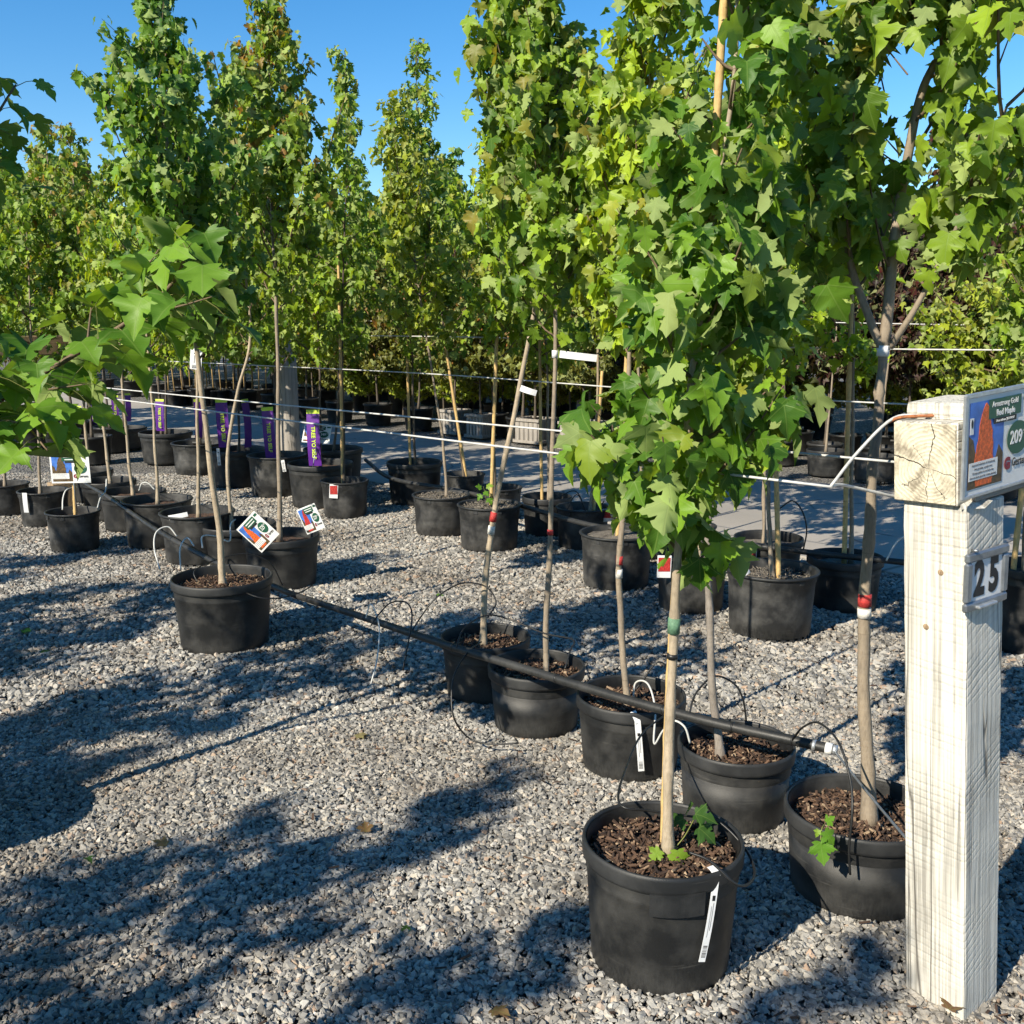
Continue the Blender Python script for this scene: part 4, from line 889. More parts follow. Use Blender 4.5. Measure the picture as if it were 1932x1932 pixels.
# ------------------------------------------------------------------ big-leaved maple reaching in from the left
def limb_tree():
    rg = np.random.default_rng(77)
    base = Vector((-1.98, 2.75, 0.30)); root = empty('maple_tree', base); B = np.array(base)
    tag(root, 'large-leaved maple reaching in with an arching branch of broad leaves', 'tree')
    trunk = [base, base + Vector((0.02, 0.02, 0.6)), base + Vector((-0.02, 0.05, 1.3)), base + Vector((0, 0.05, 2.75))]
    tp = smooth_path(trunk, 8) - B; V, Fc = tube_data(tp, np.linspace(0.024, 0.010, len(tp)), 10); link('trunk', pydata('trunk', V, Fc), M['bark'], root, smooth=True)
    Y = 2.9
    lims = [([(-330, 1050, 2.78), (-120, 840, 2.82), (20, 742, 2.86), (164, 655, 2.9), (262, 592, 2.92), (330, 528, 2.94), (352, 470, 2.96)], 0.010, 0.118, 1.0),
            ([(20, 742, 2.86), (90, 735, 2.75), (160, 725, 2.68)], 0.004, 0.105, 0.9),
            ([(-120, 840, 2.82), (-40, 800, 2.7), (40, 800, 2.62), (90, 850, 2.58)], 0.005, 0.125, 1.0),
            ([(262, 592, 2.92), (330, 580, 2.86), (400, 560, 2.82)], 0.004, 0.115, 1.0),
            ([(164, 655, 2.9), (170, 600, 2.95), (175, 560, 3.0)], 0.004, 0.11, 0.8),
            ([(262, 592, 2.92), (270, 520, 3.0), (300, 470, 3.05)], 0.004, 0.11, 0.8),
            ([(-200, 760, 2.85), (-60, 720, 2.72), (0, 690, 2.68)], 0.005, 0.12, 1.0),
            ([(-330, 500, 2.9), (-160, 360, 3.0), (-40, 260, 3.1), (30, 160, 3.2)], 0.007, 0.095, 1.0),
            ([(-160, 360, 3.0), (-60, 310, 3.1), (20, 285, 3.15)], 0.004, 0.09, 1.0)]
    P = []; O = []; S_ = []
    for lb, r0, ls, dn in lims:
        pts = smooth_path([atY(*q) for q in lb], 8) - B
        V, Fc = tube_data(pts, np.linspace(r0, r0*0.45, len(pts)), 7); link('limb', pydata('limb', V, Fc), M['twig'], root, smooth=True)
        seg = np.linalg.norm(np.diff(pts, axis=0), axis=1); L = np.concatenate([[0], np.cumsum(seg)])
        s_ = L[-1]*0.30; k = 0
        while s_ <= L[-1] + 1e-6:
            j = min(len(pts)-2, int(np.searchsorted(L, s_, side='right')-1)); p = pts[j] + (pts[j+1]-pts[j])*((s_-L[j])/max(seg[j], 1e-6)); d = nrm(pts[j+1]-pts[j])
            for sg in (1, -1):
                a = k*1.57 + rg.uniform(-0.5, 0.5)
                side = nrm(np.cross(d, [0, 0, 1.0])); upv = np.cross(side, d)
                o = nrm(sg*(side*math.cos(a) + upv*math.sin(a)*0.7) + d*0.45 + rg.normal(0, 0.15, 3))
                ln = rg.uniform(0.05, 0.12); e = p + o*ln
                V, Fc = tube_data(np.array([p, p + o*ln*0.5 + [0, 0, 0.006], e]), [0.0014, 0.0011, 0.0011], 4, cap=False); link('leaf_stalk', pydata('leaf_stalk', V, Fc), M['leafstalk'], root)
                oo = o.copy(); oo[2] = 0; P.append(e); O.append(nrm(oo)); S_.append(ls*rg.uniform(0.75, 1.2))
            s_ += 0.052/dn; k += 1
    P = np.array(P); O = np.array(O); S_ = np.array(S_); n = len(P)
    D = O + rg.normal(0, 0.25, (n, 3)); D[:, 2] -= rg.uniform(0.25, 1.0, n); D = nrm(D)
    Nn = O*0.35 + rg.normal(0, 0.22, (n, 3)); Nn[:, 2] += 1.0; Nn = nrm(Nn - D*(Nn*D).sum(1, keepdims=True))
    for i in range(n):
        lf = bpy.data.objects.new('leaf', ONE_LEAF[int(rg.integers(0, 10))]); COL.objects.link(lf); lf.parent = root
        sx = np.cross(D[i], Nn[i]); k = S_[i]; kx = k*1.12
        lf.matrix_basis = Matrix(((sx[0]*kx, D[i][0]*k, Nn[i][0]*k, P[i][0]), (sx[1]*kx, D[i][1]*k, Nn[i][1]*k, P[i][1]), (sx[2]*kx, D[i][2]*k, Nn[i][2]*k, P[i][2]), (0, 0, 0, 1)))
        f = rg.uniform(0, 1); c = np.array((0.07, 0.17, 0.014))*(1-f) + np.array((0.18, 0.33, 0.03))*f; lf.color = (*c, 1)
    br, P2, O2, tip2 = grow([tp], 1.15, 2.75, 0.5, 34, 0.10, 0.8, (35, 60), rg, 3)
    for pts, r0 in br:
        if r0 > 0.003: V, Fc = tube_data(pts, np.linspace(r0, r0*0.4, len(pts)), 5, cap=False); link('branch', pydata('branch', V, Fc), M['twig'], root, smooth=True)
    D2, N2 = leaf_frames(P2, O2, rg, 0.8); n2 = len(P2); f2 = rg.uniform(0, 1, (n2, 1))
    cr = link('crown', leaves_mesh('crown', P2, D2, N2, 0.10*rg.uniform(0.7, 1.2, n2), np.array((0.06, 0.15, 0.014))*(1-f2) + np.array((0.15, 0.29, 0.03))*f2, 1, rg), M['leaf'], root); cr['kind'] = 'stuff'
    build_pot('Z0', 'black pot at the foot of the large-leaved maple', None, Vector((base.x, base.y, 0)), 0.23, 0.36, style='A')
M['leafstalk'] = simple('leaf_stalk', (0.16, 0.17, 0.04), 0.6)
limb_tree()

# ------------------------------------------------------------------ lettering
def text_mesh(txt, size, cx=0.5, bold=0.0, sx=1.0):
    cu = bpy.data.curves.new('lettering', 'FONT'); cu.body = txt; cu.size = size; cu.align_x = 'CENTER'; cu.align_y = 'CENTER'
    cu.extrude = 0.0002; cu.offset = bold; cu.resolution_u = 3
    ob = bpy.data.objects.new('lettering', cu); me = bpy.data.meshes.new_from_object(ob); bpy.data.objects.remove(ob); bpy.data.curves.remove(cu)
    for v in me.vertices: v.co = Vector((v.co.x*sx, -v.co.z, v.co.y))      # stands upright, facing -Y
    return me
def letters(parent, txt, size, x, z, y, mat, bold=0.0, sx=1.0, name='lettering'):
    o = link(name, text_mesh(txt, size, 0.5, bold, sx), mat, parent); o.location = (x, y, z); return o
def plate(parent, name, x0, x1, z0, z1, y, mat, th=0.0004, rnd=0.0):
    o = box(name, x1-x0, th, z1-z0, mat, parent); o.location = ((x0+x1)/2, y, (z0+z1)/2); return o
def poly_plate(parent, name, pts, y, mat, th=0.0004):
    n = len(pts); V = [(x, y-th/2, z) for x, z in pts] + [(x, y+th/2, z) for x, z in pts]
    Fc = [tuple(range(n)), tuple(range(2*n-1, n-1, -1))] + [(i, n+i, n+(i+1) % n, (i+1) % n) for i in range(n)]
    return link(name, pydata(name, V, Fc), mat, parent)
def ellipse(cx, cz, rx, rz, n=40): return [(cx + rx*math.cos(2*math.pi*i/n), cz + rz*math.sin(2*math.pi*i/n)) for i in range(n)]
def flame(cx, z0, z1, w, seed):
    rg = random.Random(seed); L = []; Rr = []
    for i in range(15):
        t = i/14; ww = w*(0.62 + 0.38*math.sin(min(1, t*1.5)*math.pi*0.62))*(1-t)**0.55 + 0.002
        L.append((cx - ww*rg.uniform(0.86, 1.06), z0+(z1-z0)*t)); Rr.append((cx + ww*rg.uniform(0.86, 1.06), z0+(z1-z0)*t))
    return L + Rr[::-1]
def price_sign(name, label, loc, rot, price, k=1.0, frame=False, photo='orange', full=False, stake=0.0, cents='99'):
    root = empty(name, loc); root.rotation_euler = rot; root.scale = (k, k, k); tag(root, label, 'sign', 'printed price signs' if False else None)
    W, Hh = 0.27, 0.205; y = -0.0016
    box('panel', W, 0.0024, Hh, M['white'], root, center=(W/2, 0, Hh/2), bevel=0.0006)
    plate(root, 'photo_print', 0.012, 0.148, 0.012, 0.193, y, M['blue'])
    poly_plate(root, 'photo_print', [(0.012, 0.012), (0.148, 0.012), (0.148, 0.075), (0.13, 0.095), (0.12, 0.07), (0.10, 0.055), (0.05, 0.05), (0.04, 0.08), (0.028, 0.115), (0.012, 0.125)], y-0.0005, M['brownprint'])
    poly_plate(root, 'photo_print', flame(0.074, 0.016, 0.188, 0.046, 5), y-0.001, M[photo])
    plate(root, 'caption', 0.014, 0.126, 0.030, 0.068, y-0.0016, M['white'])
    plate(root, 'banner', 0.083, 0.214, 0.152, 0.193, y-0.0016, M['green']); plate(root, 'banner', 0.104, 0.196, 0.140, 0.1515, y-0.0016, M['black'])
    poly_plate(root, 'price_disc', ellipse(0.206, 0.100, 0.044, 0.036), y-0.0016, M['green'])
    letters(root, price, 0.040, 0.199, 0.100, y-0.0024, M['white'], 0.0008, 0.85)
    letters(root, cents, 0.014, 0.2365, 0.109, y-0.0024, M['white'], 0.0003)
    letters(root, 'G', 0.034, 0.168, 0.046, y-0.0014, M['maroon'], 0.0022)
    letters(root, 'Gertens', 0.026, 0.222, 0.046, y-0.0014, M['black'], 0.0003, 0.8)
    if full:
        letters(root, 'Armstrong Gold', 0.0165, 0.147, 0.1815, y-0.0024, M['white'], 0.0002, 0.95); letters(root, 'Red Maple', 0.0185, 0.150, 0.1625, y-0.0024, M['white'], 0.0005, 0.95)
        letters(root, "Acer rubrum 'JFS-KW78'", 0.0072, 0.150, 0.1455, y-0.0024, M['white'], 0.0001)
        for i, tx in enumerate(('Improved selection of Armstrong', 'Fast growing, upright tree', 'Orange-yellow to red fall color', 'Narrow form good for street planting')):
            letters(root, tx, 0.0068, 0.069, 0.0625 - i*0.0088, y-0.0022, M['greyprint'], 0.0, 0.98)
        plate(root, 'photo_badge', 0.0125, 0.026, 0.128, 0.162, y-0.0016, M['white']); poly_plate(root, 'badge_mark', ellipse(0.0195, 0.150, 0.0035, 0.009), y-0.0022, M['black'])
        plate(root, 'corner_code', 0.232, 0.262, 0.150, 0.172, y-0.0006, M['greyprint']); plate(root, 'corner_banner', 0.226, 0.268, 0.178, 0.193, y-0.0006, M['green'])
    else:
        for i in range(2): plate(root, 'title_line', 0.095 + 0.008*i, 0.202 - 0.008*i, 0.176 - i*0.016, 0.182 - i*0.016, y-0.0022, M['white'])
        for i in range(4): plate(root, 'caption_line', 0.019, 0.112 - 0.008*((i*2) % 3), 0.0605 - i*0.0085, 0.0625 - i*0.0085, y-0.0020, M['greyprint'])
        plate(root, 'corner_banner', 0.226, 0.262, 0.178, 0.193, y-0.0006, M['green'])
    if frame:
        box('frame_bar', 0.012, 0.006, Hh+0.012, M['alu'], root, center=(-0.003, -0.001, Hh/2), bevel=0.0015)
        box('frame_bar', W+0.012, 0.006, 0.010, M['alu'], root, center=(W/2, -0.0012, Hh+0.003), bevel=0.0015)
        box('frame_bar', W+0.012, 0.006, 0.008, M['alu'], root, center=(W/2, -0.0012, -0.003), bevel=0.0015)
    if stake: 
        st = tube('stake', [(W*0.55, 0.006, -stake), (W*0.55, 0.006, Hh*0.6)], 0.005, M['metal'], root)
    return root

# ------------------------------------------------------------------ the white timber post with its beam
PRZ = math.atan2(0.6, 0.8)
pc = Vector((1.062, 2.223, 0)); post = empty('timber_post', pc); 
lean = Matrix.Rotation(R(-4.3), 4, 'Y')
post.matrix_basis = Matrix.Translation(pc) @ lean @ Matrix.Rotation(PRZ, 4, 'Z')
tag(post, 'pale weathered square timber post with a heavy crossbeam at its head', 'post')
def rough_box(name, sx, sy, sz, amp, cuts, seed):
    rg = random.Random(seed); bm = bmesh.new(); bmesh.ops.create_cube(bm, size=1)
    for v in bm.verts: v.co = Vector((v.co.x*sx, v.co.y*sy, v.co.z*sz))
    bmesh.ops.bevel(bm, geom=list(bm.edges), offset=0.005, segments=2, affect='EDGES', profile=0.5)
    ed = [e for e in bm.edges if abs((e.verts[0].co - e.verts[1].co).z) > sz*0.6]
    bmesh.ops.subdivide_edges(bm, edges=ed, cuts=cuts)
    for v in bm.verts:
        v.co.x += rg.uniform(-amp, amp); v.co.y += rg.uniform(-amp, amp)
    m = bpy.data.meshes.new(name); bm.to_mesh(m); bm.free(); return m
PW = 0.15
sh = link('shaft', rough_box('shaft', PW, PW, 1.262, 0.0010, 22, 4), M['wood'], post); sh.location = (0, 0, 0.581)
BL = 0.60; bx0 = -PW/2 - 0.014
bmh = link('beam', rough_box('beam', 0.178, 0.150, BL, 0.0012, 12, 5), M['wood'], post)
bmh.rotation_euler = (0, R(90), 0); bmh.location = (bx0 + BL/2, 0.014, 1.212 + 0.0885)
eg = link('end_grain', box_mesh('end_grain', 0.004, 0.143, 0.171, 0.001), M['wood_end'], post); eg.location = (bx0 - 0.0025, 0.014, 1.3005)
cap = link('cap_block', rough_box('cap_block', 0.16, 0.15, 0.036, 0.0015, 2, 6), M['wood'], post); cap.location = (0.035, 0.010, 1.4065)
led = link('ledger', rough_box('ledger', 0.042, 0.016, 0.50, 0.0008, 8, 7), M['wood_grey'], post); led.rotation_euler = (0, R(90), 0); led.location = (0.205, -0.0690, 1.236)
sliver = link('broken_sliver', pydata('broken_sliver', [(-0.085, -0.064, 1.206), (-0.03, -0.088, 1.202), (0.0, -0.089, 1.214), (-0.03, -0.064, 1.222), (-0.08, -0.062, 1.216)], [(0, 1, 2, 3, 4), (4, 3, 2, 1, 0)]), M['wood'], post)
for (x_, z_) in ((-0.076, 0.93), (-0.0765, 1.06)):
    kn = lathe('knot', [(0.0, 0.0014), (0.004, 0.0012), (0.007, 0.0)], 10, M['wood_brown'], post); kn.location = (x_, 0.02 if z_ < 1 else -0.015, z_); kn.rotation_euler = (0, R(-90), 0)
PM = post.matrix_basis.copy()
def on_post(x, y, z): return PM @ Vector((x, y, z))
def post_rot(rx=0, ry=0, rz=0): return (PM.to_3x3() @ (Matrix.Rotation(rz, 3, 'Z') @ Matrix.Rotation(ry, 3, 'Y') @ Matrix.Rotation(rx, 3, 'X'))).to_euler()
price_sign('plant_sign', 'framed picture sign reading Armstrong Gold Red Maple 209 on the post beam', on_post(-0.108, -0.0825, 1.238), post_rot(R(2), R(0), 0), '209', 1.0, frame=True, full=True).scale.x = 1.0
npl = empty('number_plate', on_post(-0.098, -PW/2 - 0.004, 0.985)); npl.rotation_euler = post_rot(R(1.5), R(1.5), R(-2)); tag(npl, 'metal framed number plate reading 25 fixed to the timber post', 'sign')
NW, NH = 0.160, 0.128
box('panel', NW-0.02, 0.003, NH-0.02, M['paper'], npl, center=(NW/2, 0, NH/2))
for nm_, sx_, sz_, cx_, cz_ in (('frame_bar', NW, 0.020, NW/2, 0.010), ('frame_bar', NW, 0.020, NW/2, NH-0.010), ('frame_bar', 0.022, NH-0.041, 0.011, NH/2), ('frame_bar', 0.022, NH-0.041, NW-0.011, NH/2)):
    box(nm_, sx_, 0.012, sz_, M['metal'], npl, center=(cx_, -0.001, cz_), bevel=0.004)
letters(npl, '2', 0.104, 0.053, NH/2 + 0.001, -0.0024, M['black'], 0.0048, 0.72, 'digit'); letters(npl, '5', 0.104, 0.108, NH/2 + 0.001, -0.0024, M['black'], 0.0048, 0.72, 'digit')
box('clip', 0.07, 0.014, 0.007, M['alu'], npl, center=(NW/2 - 0.01, -0.010, 0.008), bevel=0.002)
tube('screw', [(0.022, 0.0, NH+0.006), (0.022, -0.014, NH+0.007)], 0.0035, M['metal'], npl)

# ------------------------------------------------------------------ cables along the rows
def cable(label, pts, r=0.0030, mat='cable', group=None, name='support_cable'):
    P = smooth_path(pts, 6); o0 = P[0]; o = tube(name, P, r, M[mat], None, 6, off=o0); o.location = Vector(o0); return tag(o, label, 'cable', group)
J = on_post(-0.30, 0.10, 1.275)
e1 = row(-14.0, 2.50, 1.23); e2 = row(-14.0, 2.75, 1.22)
def lerp(a, b, t): return Vector(a)*(1-t) + Vector(b)*t
cable('white cable strung tight along the drip pipe row and split at the beam', [J] + [lerp(J, e1, t) + Vector((0, 0, -0.02*math.sin(math.pi*t))) for t in (0.1, 0.25, 0.45, 0.7, 1)])
J2 = on_post(-0.05, 0.085, 1.29)
cable('second white cable running just behind the first along the drip pipe row', [J2] + [lerp(J2, e2, t) + Vector((0, 0, -0.03*math.sin(math.pi*t))) for t in (0.1, 0.25, 0.45, 0.7, 1)])
cable('pale cable loop rising over the top of the beam', [J, on_post(-0.19, 0.107, 1.335), on_post(-0.088, 0.09, 1.394), on_post(-0.03, 0.05, 1.3945), on_post(0.08, -0.03, 1.394), on_post(0.16, -0.056, 1.391)], 0.0034)
cable('rusty wire wrapped over the beam edge beside the pale cable', [on_post(-0.095, 0.10, 1.385), on_post(-0.083, 0.075, 1.396), on_post(-0.05, 0.03, 1.397), on_post(-0.02, 0.0, 1.396)], 0.0035, 'rust')
cable('pale cable loop sloping down under the left side of the beam', [J, on_post(-0.24, 0.115, 1.268), on_post(-0.13, 0.108, 1.235), on_post(-0.05, 0.098, 1.212), on_post(0.05, 0.092, 1.205)], 0.0036)
for zz, nn, lb in ((1.21, 4.95, 'white cable strung along the road edge row at trunk height'), (1.46, 5.5, 'thin upper cable strung above the road edge row'), (1.56, 9.6, 'thin cable strung across the amber and plum maples beyond the road')):
    a = row(7.0, nn, zz); b = row(-13.0, nn, zz - 0.02); cable(lb, [lerp(a, b, t) + Vector((0, 0, -0.03*math.sin(math.pi*t*3)**2)) for t in np.linspace(0, 1, 9)], 0.0042 if zz < 1.5 else 0.005)

# ------------------------------------------------------------------ drip pipes
def pipe(label, pts, r, name='drip_pipe'):
    P = smooth_path([ground(x, y, z) for x, y, z in pts], 6); o0 = Vector(P[0]); root = empty(name, o0); tag(root, label, 'pipe')
    tube('pipe', P, r, M['pipe'], root, 12, off=o0); return root, P, o0
pr, PP, o0 = pipe('black drip pipe with a clamped end cap running over the front pots', [(1572, 1414, .345), (1497, 1397, .35), (1400, 1376, .352), (1300, 1352, .352), (1150, 1311, .35), (1000, 1265, .345), (830, 1213, .33), (690, 1166, .28), (560, 1124, .22), (511, 1104, .2), (411, 1063, .22), (300, 1003, .26), (215, 945, .30), (165, 915, .31), (120, 890, .3)], 0.0155)
d0 = nrm(PP[1]-PP[0])
for k_, r_, l_, mt in ((0.002, 0.0175, 0.020, 'white'), (-0.012, 0.0150, 0.014, 'alu'), (0.05, 0.0172, 0.010, 'alu')):
    a = PP[0] + d0*k_; tube('end_cap' if k_ < 0 else 'hose_clamp', [a, a + d0*l_], r_, M[mt], pr, 14, off=o0)
for fx in (0.075, 0.16, 0.24, 0.33, 0.42, 0.5):
    i = int(fx*len(PP)); a = PP[i]; d_ = nrm(PP[i+1]-PP[i]); tube('tie', [a, a + d_*0.006], 0.0172, M['tube_black'], pr, 10, off=o0)
cable('steel wire stretched from the pipe end cap to the timber post', [Vector(PP[0]), lerp(PP[0], on_post(-0.077, 0.03, 0.36), 0.5), on_post(-0.073, 0.03, 0.365)], 0.0035, 'metal', name='tie_wire')
pr2, PP2, _ = pipe('second black drip pipe running past the dusty pots by the road', [(1990, 1098, .28), (1860, 1078, .29), (1715, 1062, .30), (1560, 1046, .30), (1450, 1033, .30), (1330, 1018, .30), (1190, 1003, .30), (1094, 986, .30), (978, 953, .29), (860, 925, .27), (740, 903, .27), (690, 868, .30)], 0.017)
def drip(label, pts, Y, r=0.0033, mat='tube_black', zmin=0.006):
    if not isinstance(Y, (list, tuple)): Y = [Y]*len(pts)
    Q = [atY(x, y, yy) for (x, y), yy in zip(pts, Y)]
    for q in Q: q.z = max(q.z, zmin)
    P = smooth_path(Q, 7); o0 = Vector(P[0]); o = tube('drip_tube', P, r, M[mat], None, 6, off=o0); o.location = o0; return tag(o, label, 'tube')
def pY(k, f=0.0): return POTS[k]['pos'].y + f*POTS[k]['r']
drip('thin black tube arching from the pipe end to the pot by the post', [(1495, 1396), (1515, 1372), (1545, 1364), (1582, 1400), (1604, 1470), (1608, 1530), (1602, 1600), (1604, 1650)], [2.86, 2.80, 2.72, 2.60, 2.52, 2.47, 2.46, 2.46])
drip('thin black tube dropping from the pipe into the tall near pot', [(1253, 1350), (1212, 1384), (1184, 1440), (1168, 1515), (1230, 1530), (1300, 1540), (1352, 1548), (1405, 1600), (1424, 1650), (1394, 1671), (1340, 1625), (1300, 1608)], [3.05, 2.9, 2.7, 2.43, 2.42, 2.42, 2.40, 2.34, 2.26, 2.16, 2.18, 2.2])
drip('thin black tube arching above the rim of the pot under the pipe end', [(1300, 1350), (1312, 1310), (1347, 1276), (1385, 1290), (1402, 1320), (1408, 1360)], [3.1, 3.15, 3.2, 3.2, 3.2, 3.2])
drip('short black tube arching by the red banded trunk', [(1190, 1312), (1213, 1284), (1239, 1250), (1262, 1262), (1276, 1300)], pY('A3'))
drip('pale tube looped through the barcode strip pot', [(1194, 1330), (1199, 1289), (1222, 1290), (1236, 1336), (1234, 1402), (1250, 1380), (1270, 1360), (1292, 1372), (1302, 1402)], [3.5, 3.5, 3.45, 3.35, 3.2, 3.15, 3.12, 3.1, 3.1], 0.0036, 'tube_white')
drip('long black tube arching from the leaning trunk pot to the elbowed trunk pot', [(861, 1222), (876, 1185), (918, 1161), (962, 1169), (1027, 1195), (1081, 1207), (1075, 1229), (1066, 1262)], [3.75, 3.8, 3.85, 3.85, 3.75, 3.65, 3.6, 3.55])
drip('black tube curling from the pipe down onto the gravel', [(908, 1211), (884, 1229), (859, 1269), (852, 1309), (857, 1356), (884, 1392), (922, 1404), (978, 1402)], [3.85, 3.75, 3.66, 3.62, 3.58, 3.62, 3.58, 3.56])
drip('black tube arching high over the pipe behind the leaning trunk pot', [(772, 1200), (790, 1170), (822, 1129), (869, 1101), (915, 1106), (936, 1136), (920, 1165)], [4.05, 4.08, 4.1, 4.15, 4.15, 4.1, 4.05])
drip('black tube arch standing on the pipe over bare gravel', [(700, 1180), (714, 1160), (738, 1137), (768, 1138), (777, 1170), (760, 1265)], [4.1, 4.12, 4.15, 4.12, 4.05, 3.95])
drip('pale tube arch beside the bare stretch of pipe', [(690, 1166), (700, 1140), (715, 1180), (712, 1240), (700, 1290)], [4.2, 4.2, 4.1, 4.0, 3.95], 0.003, 'tube_white')
drip('grey tube sagging across the front of the lone big pot', [(440, 1103), (470, 1121), (500, 1129), (535, 1127), (568, 1117), (590, 1104)], [4.85, 4.72, 4.7, 4.75, 4.85, 4.95], 0.0036)
drip('black tube arching out of the lone big pot behind its trunk', [(372, 1098), (368, 1076), (411, 1055), (466, 1045), (510, 1063), (533, 1104)], [4.85, 4.9, 5.1, 5.2, 5.25, 5.3])
drip('pale hoop of tube in front of the dusty grey pot', [(302, 1075), (291, 1034), (295, 1004), (317, 994), (334, 1012)], [5.9, 6.0, 6.1, 6.15, 6.15], 0.0045, 'tube_white')
drip('pale hoop of tube in front of the folded strip pot', [(341, 1075), (340, 1034), (353, 1015), (366, 1030)], [5.75, 5.8, 5.85, 5.8], 0.0045, 'tube_white')
drip('pale tube bent across the pot behind the 329 sign', [(382, 1034), (382, 1012), (408, 1012), (433, 1021), (435, 990), (444, 980)], [5.7, 5.75, 5.8, 5.85, 6.0, 6.1], 0.0045, 'tube_white')
drip('pale tube arch at the near side of the 269 sign', [(118, 962), (119, 940), (126, 924), (146, 919)], [7.0, 7.05, 7.1, 7.2], 0.005, 'tube_white')
drip('pale tube arch between the 269 sign and the pipe', [(184, 958), (190, 938), (199, 927), (201, 904)], [7.0, 7.1, 7.2, 7.3], 0.005, 'tube_white')
drip('white tube lying in a loop on the soil under a straight pale trunk', [(262, 926), (268, 912), (280, 912), (292, 924)], pY('A11', -0.5), 0.005, 'tube_white')
drip('black tube arching beside the cane in the dust-streaked pot', [(1470, 960), (1495, 945), (1514, 965), (1522, 1000), (1516, 1036)], [5.4, 5.35, 5.3, 5.3, 5.3], 0.004)
drip('pale tube springing from the second pipe beside the post', [(1672, 1058), (1690, 1025), (1712, 1008)], [5.0, 5.0, 5.0], 0.0045, 'tube_white')
for i, (a, b) in enumerate([((1050, 940), (1150, 990)), ((1060, 985), (1140, 945))]):
    drip(['tangled black tube looped over the leaning cane pot', 'second tangled black tube over the leaning cane pot'][i], [a, ((a[0]+b[0])/2-12, min(a[1], b[1])-12), ((a[0]+b[0])/2+14, max(a[1], b[1])-6), b], pY('C7', -0.6), 0.004)

# ------------------------------------------------------------------ bamboo canes
def cane(label, pts, key, r=0.009, dy=-0.02):
    Y = POTS[key]['pos'].y + dy; Q = [atY(x, y, Y) for x, y in pts]; Q[0].z = POTS[key]['zs'] - 0.02
    P = smooth_path(Q, 14); o0 = Vector(P[0]); n = len(P)
    rad = np.full(n, r)*np.linspace(1.05, 0.85, n); rad[::5] *= 1.16
    o = tube('bamboo_stake', P, rad, M['bamboo'], None, 10, off=o0); o.location = o0; return tag(o, label, 'stake')
cane('thick bamboo cane rising through the crown of the near staked maple', [(1252, 1600), (1263, 1300), (1283, 1000), (1338, 420), (1366, 0), (1376, -140)], 'A0', 0.0098, 0.020)
cane('bamboo cane in the dust-streaked pot', [(1470, 1086), (1464, 880), (1455, 600)], 'C0', 0.013)
cane('tall bamboo cane with a green tape tie near the white post', [(1594, 1046), (1605, 610), (1612, 420)], 'C3', 0.013)
cane('pale bamboo cane in the gravel topped sprouting pot', [(926, 932), (937, 640), (944, 420)], 'C9', 0.013)
cane('bamboo cane leaning in the small road edge pot', [(881, 896), (851, 720), (838, 640)], 'C12', 0.013)
cane('bamboo cane in the pot with the red and white picture tag', [(646, 906), (641, 600), (638, 480)], 'C14', 0.012)
cane('bamboo cane in the untagged road edge pot', [(1023, 932), (1020, 800), (1018, 600)], 'C8', 0.012)
cane('bamboo cane leaning in the tangled tube pot', [(1120, 957), (1128, 830), (1136, 700)], 'C7', 0.012)
cane('bamboo cane in the pale brimful pot', [(1165, 1003), (1177, 800), (1186, 560)], 'C2', 0.013)
cane('bamboo cane in the red picture tag pot', [(1305, 1044), (1300, 940), (1298, 700)], 'C1', 0.012)
cane('bamboo cane in the large road edge pot', [(774, 868), (769, 700), (766, 520)], 'C13', 0.012)
cane('bamboo cane beyond the white post', [(1914, 1050), (1935, 850), (1950, 640)], 'G0', 0.013)
cane('short brown cane beside the 269 sign', [(141, 963), (140, 925), (139, 860)], 'B0', 0.012)

# ------------------------------------------------------------------ marks and tags on trunks
def band(key, ypx, hpx, mat, name='paint_band', grow_=1.06):
    root, pts = TREES[key]; P = smooth_path(pts, 10); B = np.array(root.location)
    tr_ = [c for c in root.children if c.name.startswith('trunk')][0]
    px, py, dp = to_px(P); i = int(np.argmin(np.abs(py - ypx))); i = max(1, min(len(P)-2, i))
    j = i+1 if (py[i]-ypx)*(py[i+1]-ypx) <= 0 else i-1
    t_ = (ypx-py[i])/(py[j]-py[i]+1e-9); c = P[i] + (P[j]-P[i])*t_; d = nrm(P[i+1]-P[i-1]); hh = hpx/F*dp[i]
    co = np.array([v.co for v in tr_.data.vertices]); near_ = co[np.argsort(np.linalg.norm(co - (c-B), axis=1))[:24]]; r = np.median(np.linalg.norm((near_-(c-B)) - ((near_-(c-B)) @ d)[:, None]*d, axis=1))
    tube(name, [c - d*hh/2, c + d*hh/2], float(r)*grow_ + 0.0012, M[mat], root, 14, off=B); return c
band('A5', 975, 18, 'redpaint'); band('A5', 1000, 16, 'whitepaint'); band('A4', 1004, 10, 'redpaint'); band('A3', 1057, 17, 'redpaint'); band('A3', 1082, 17, 'whitepaint')
band('A1', 1132, 24, 'redpaint'); band('A1', 1156, 18, 'whitepaint'); band('A0', 1180, 30, 'greenpaint'); band('A0', 1238, 9, 'tube_black', 'tie')
cb4 = band('A4', 668, 14, 'paper', 'paper_band', 1.25); cb1 = band('A1', 662, 20, 'paper', 'paper_band', 1.2)
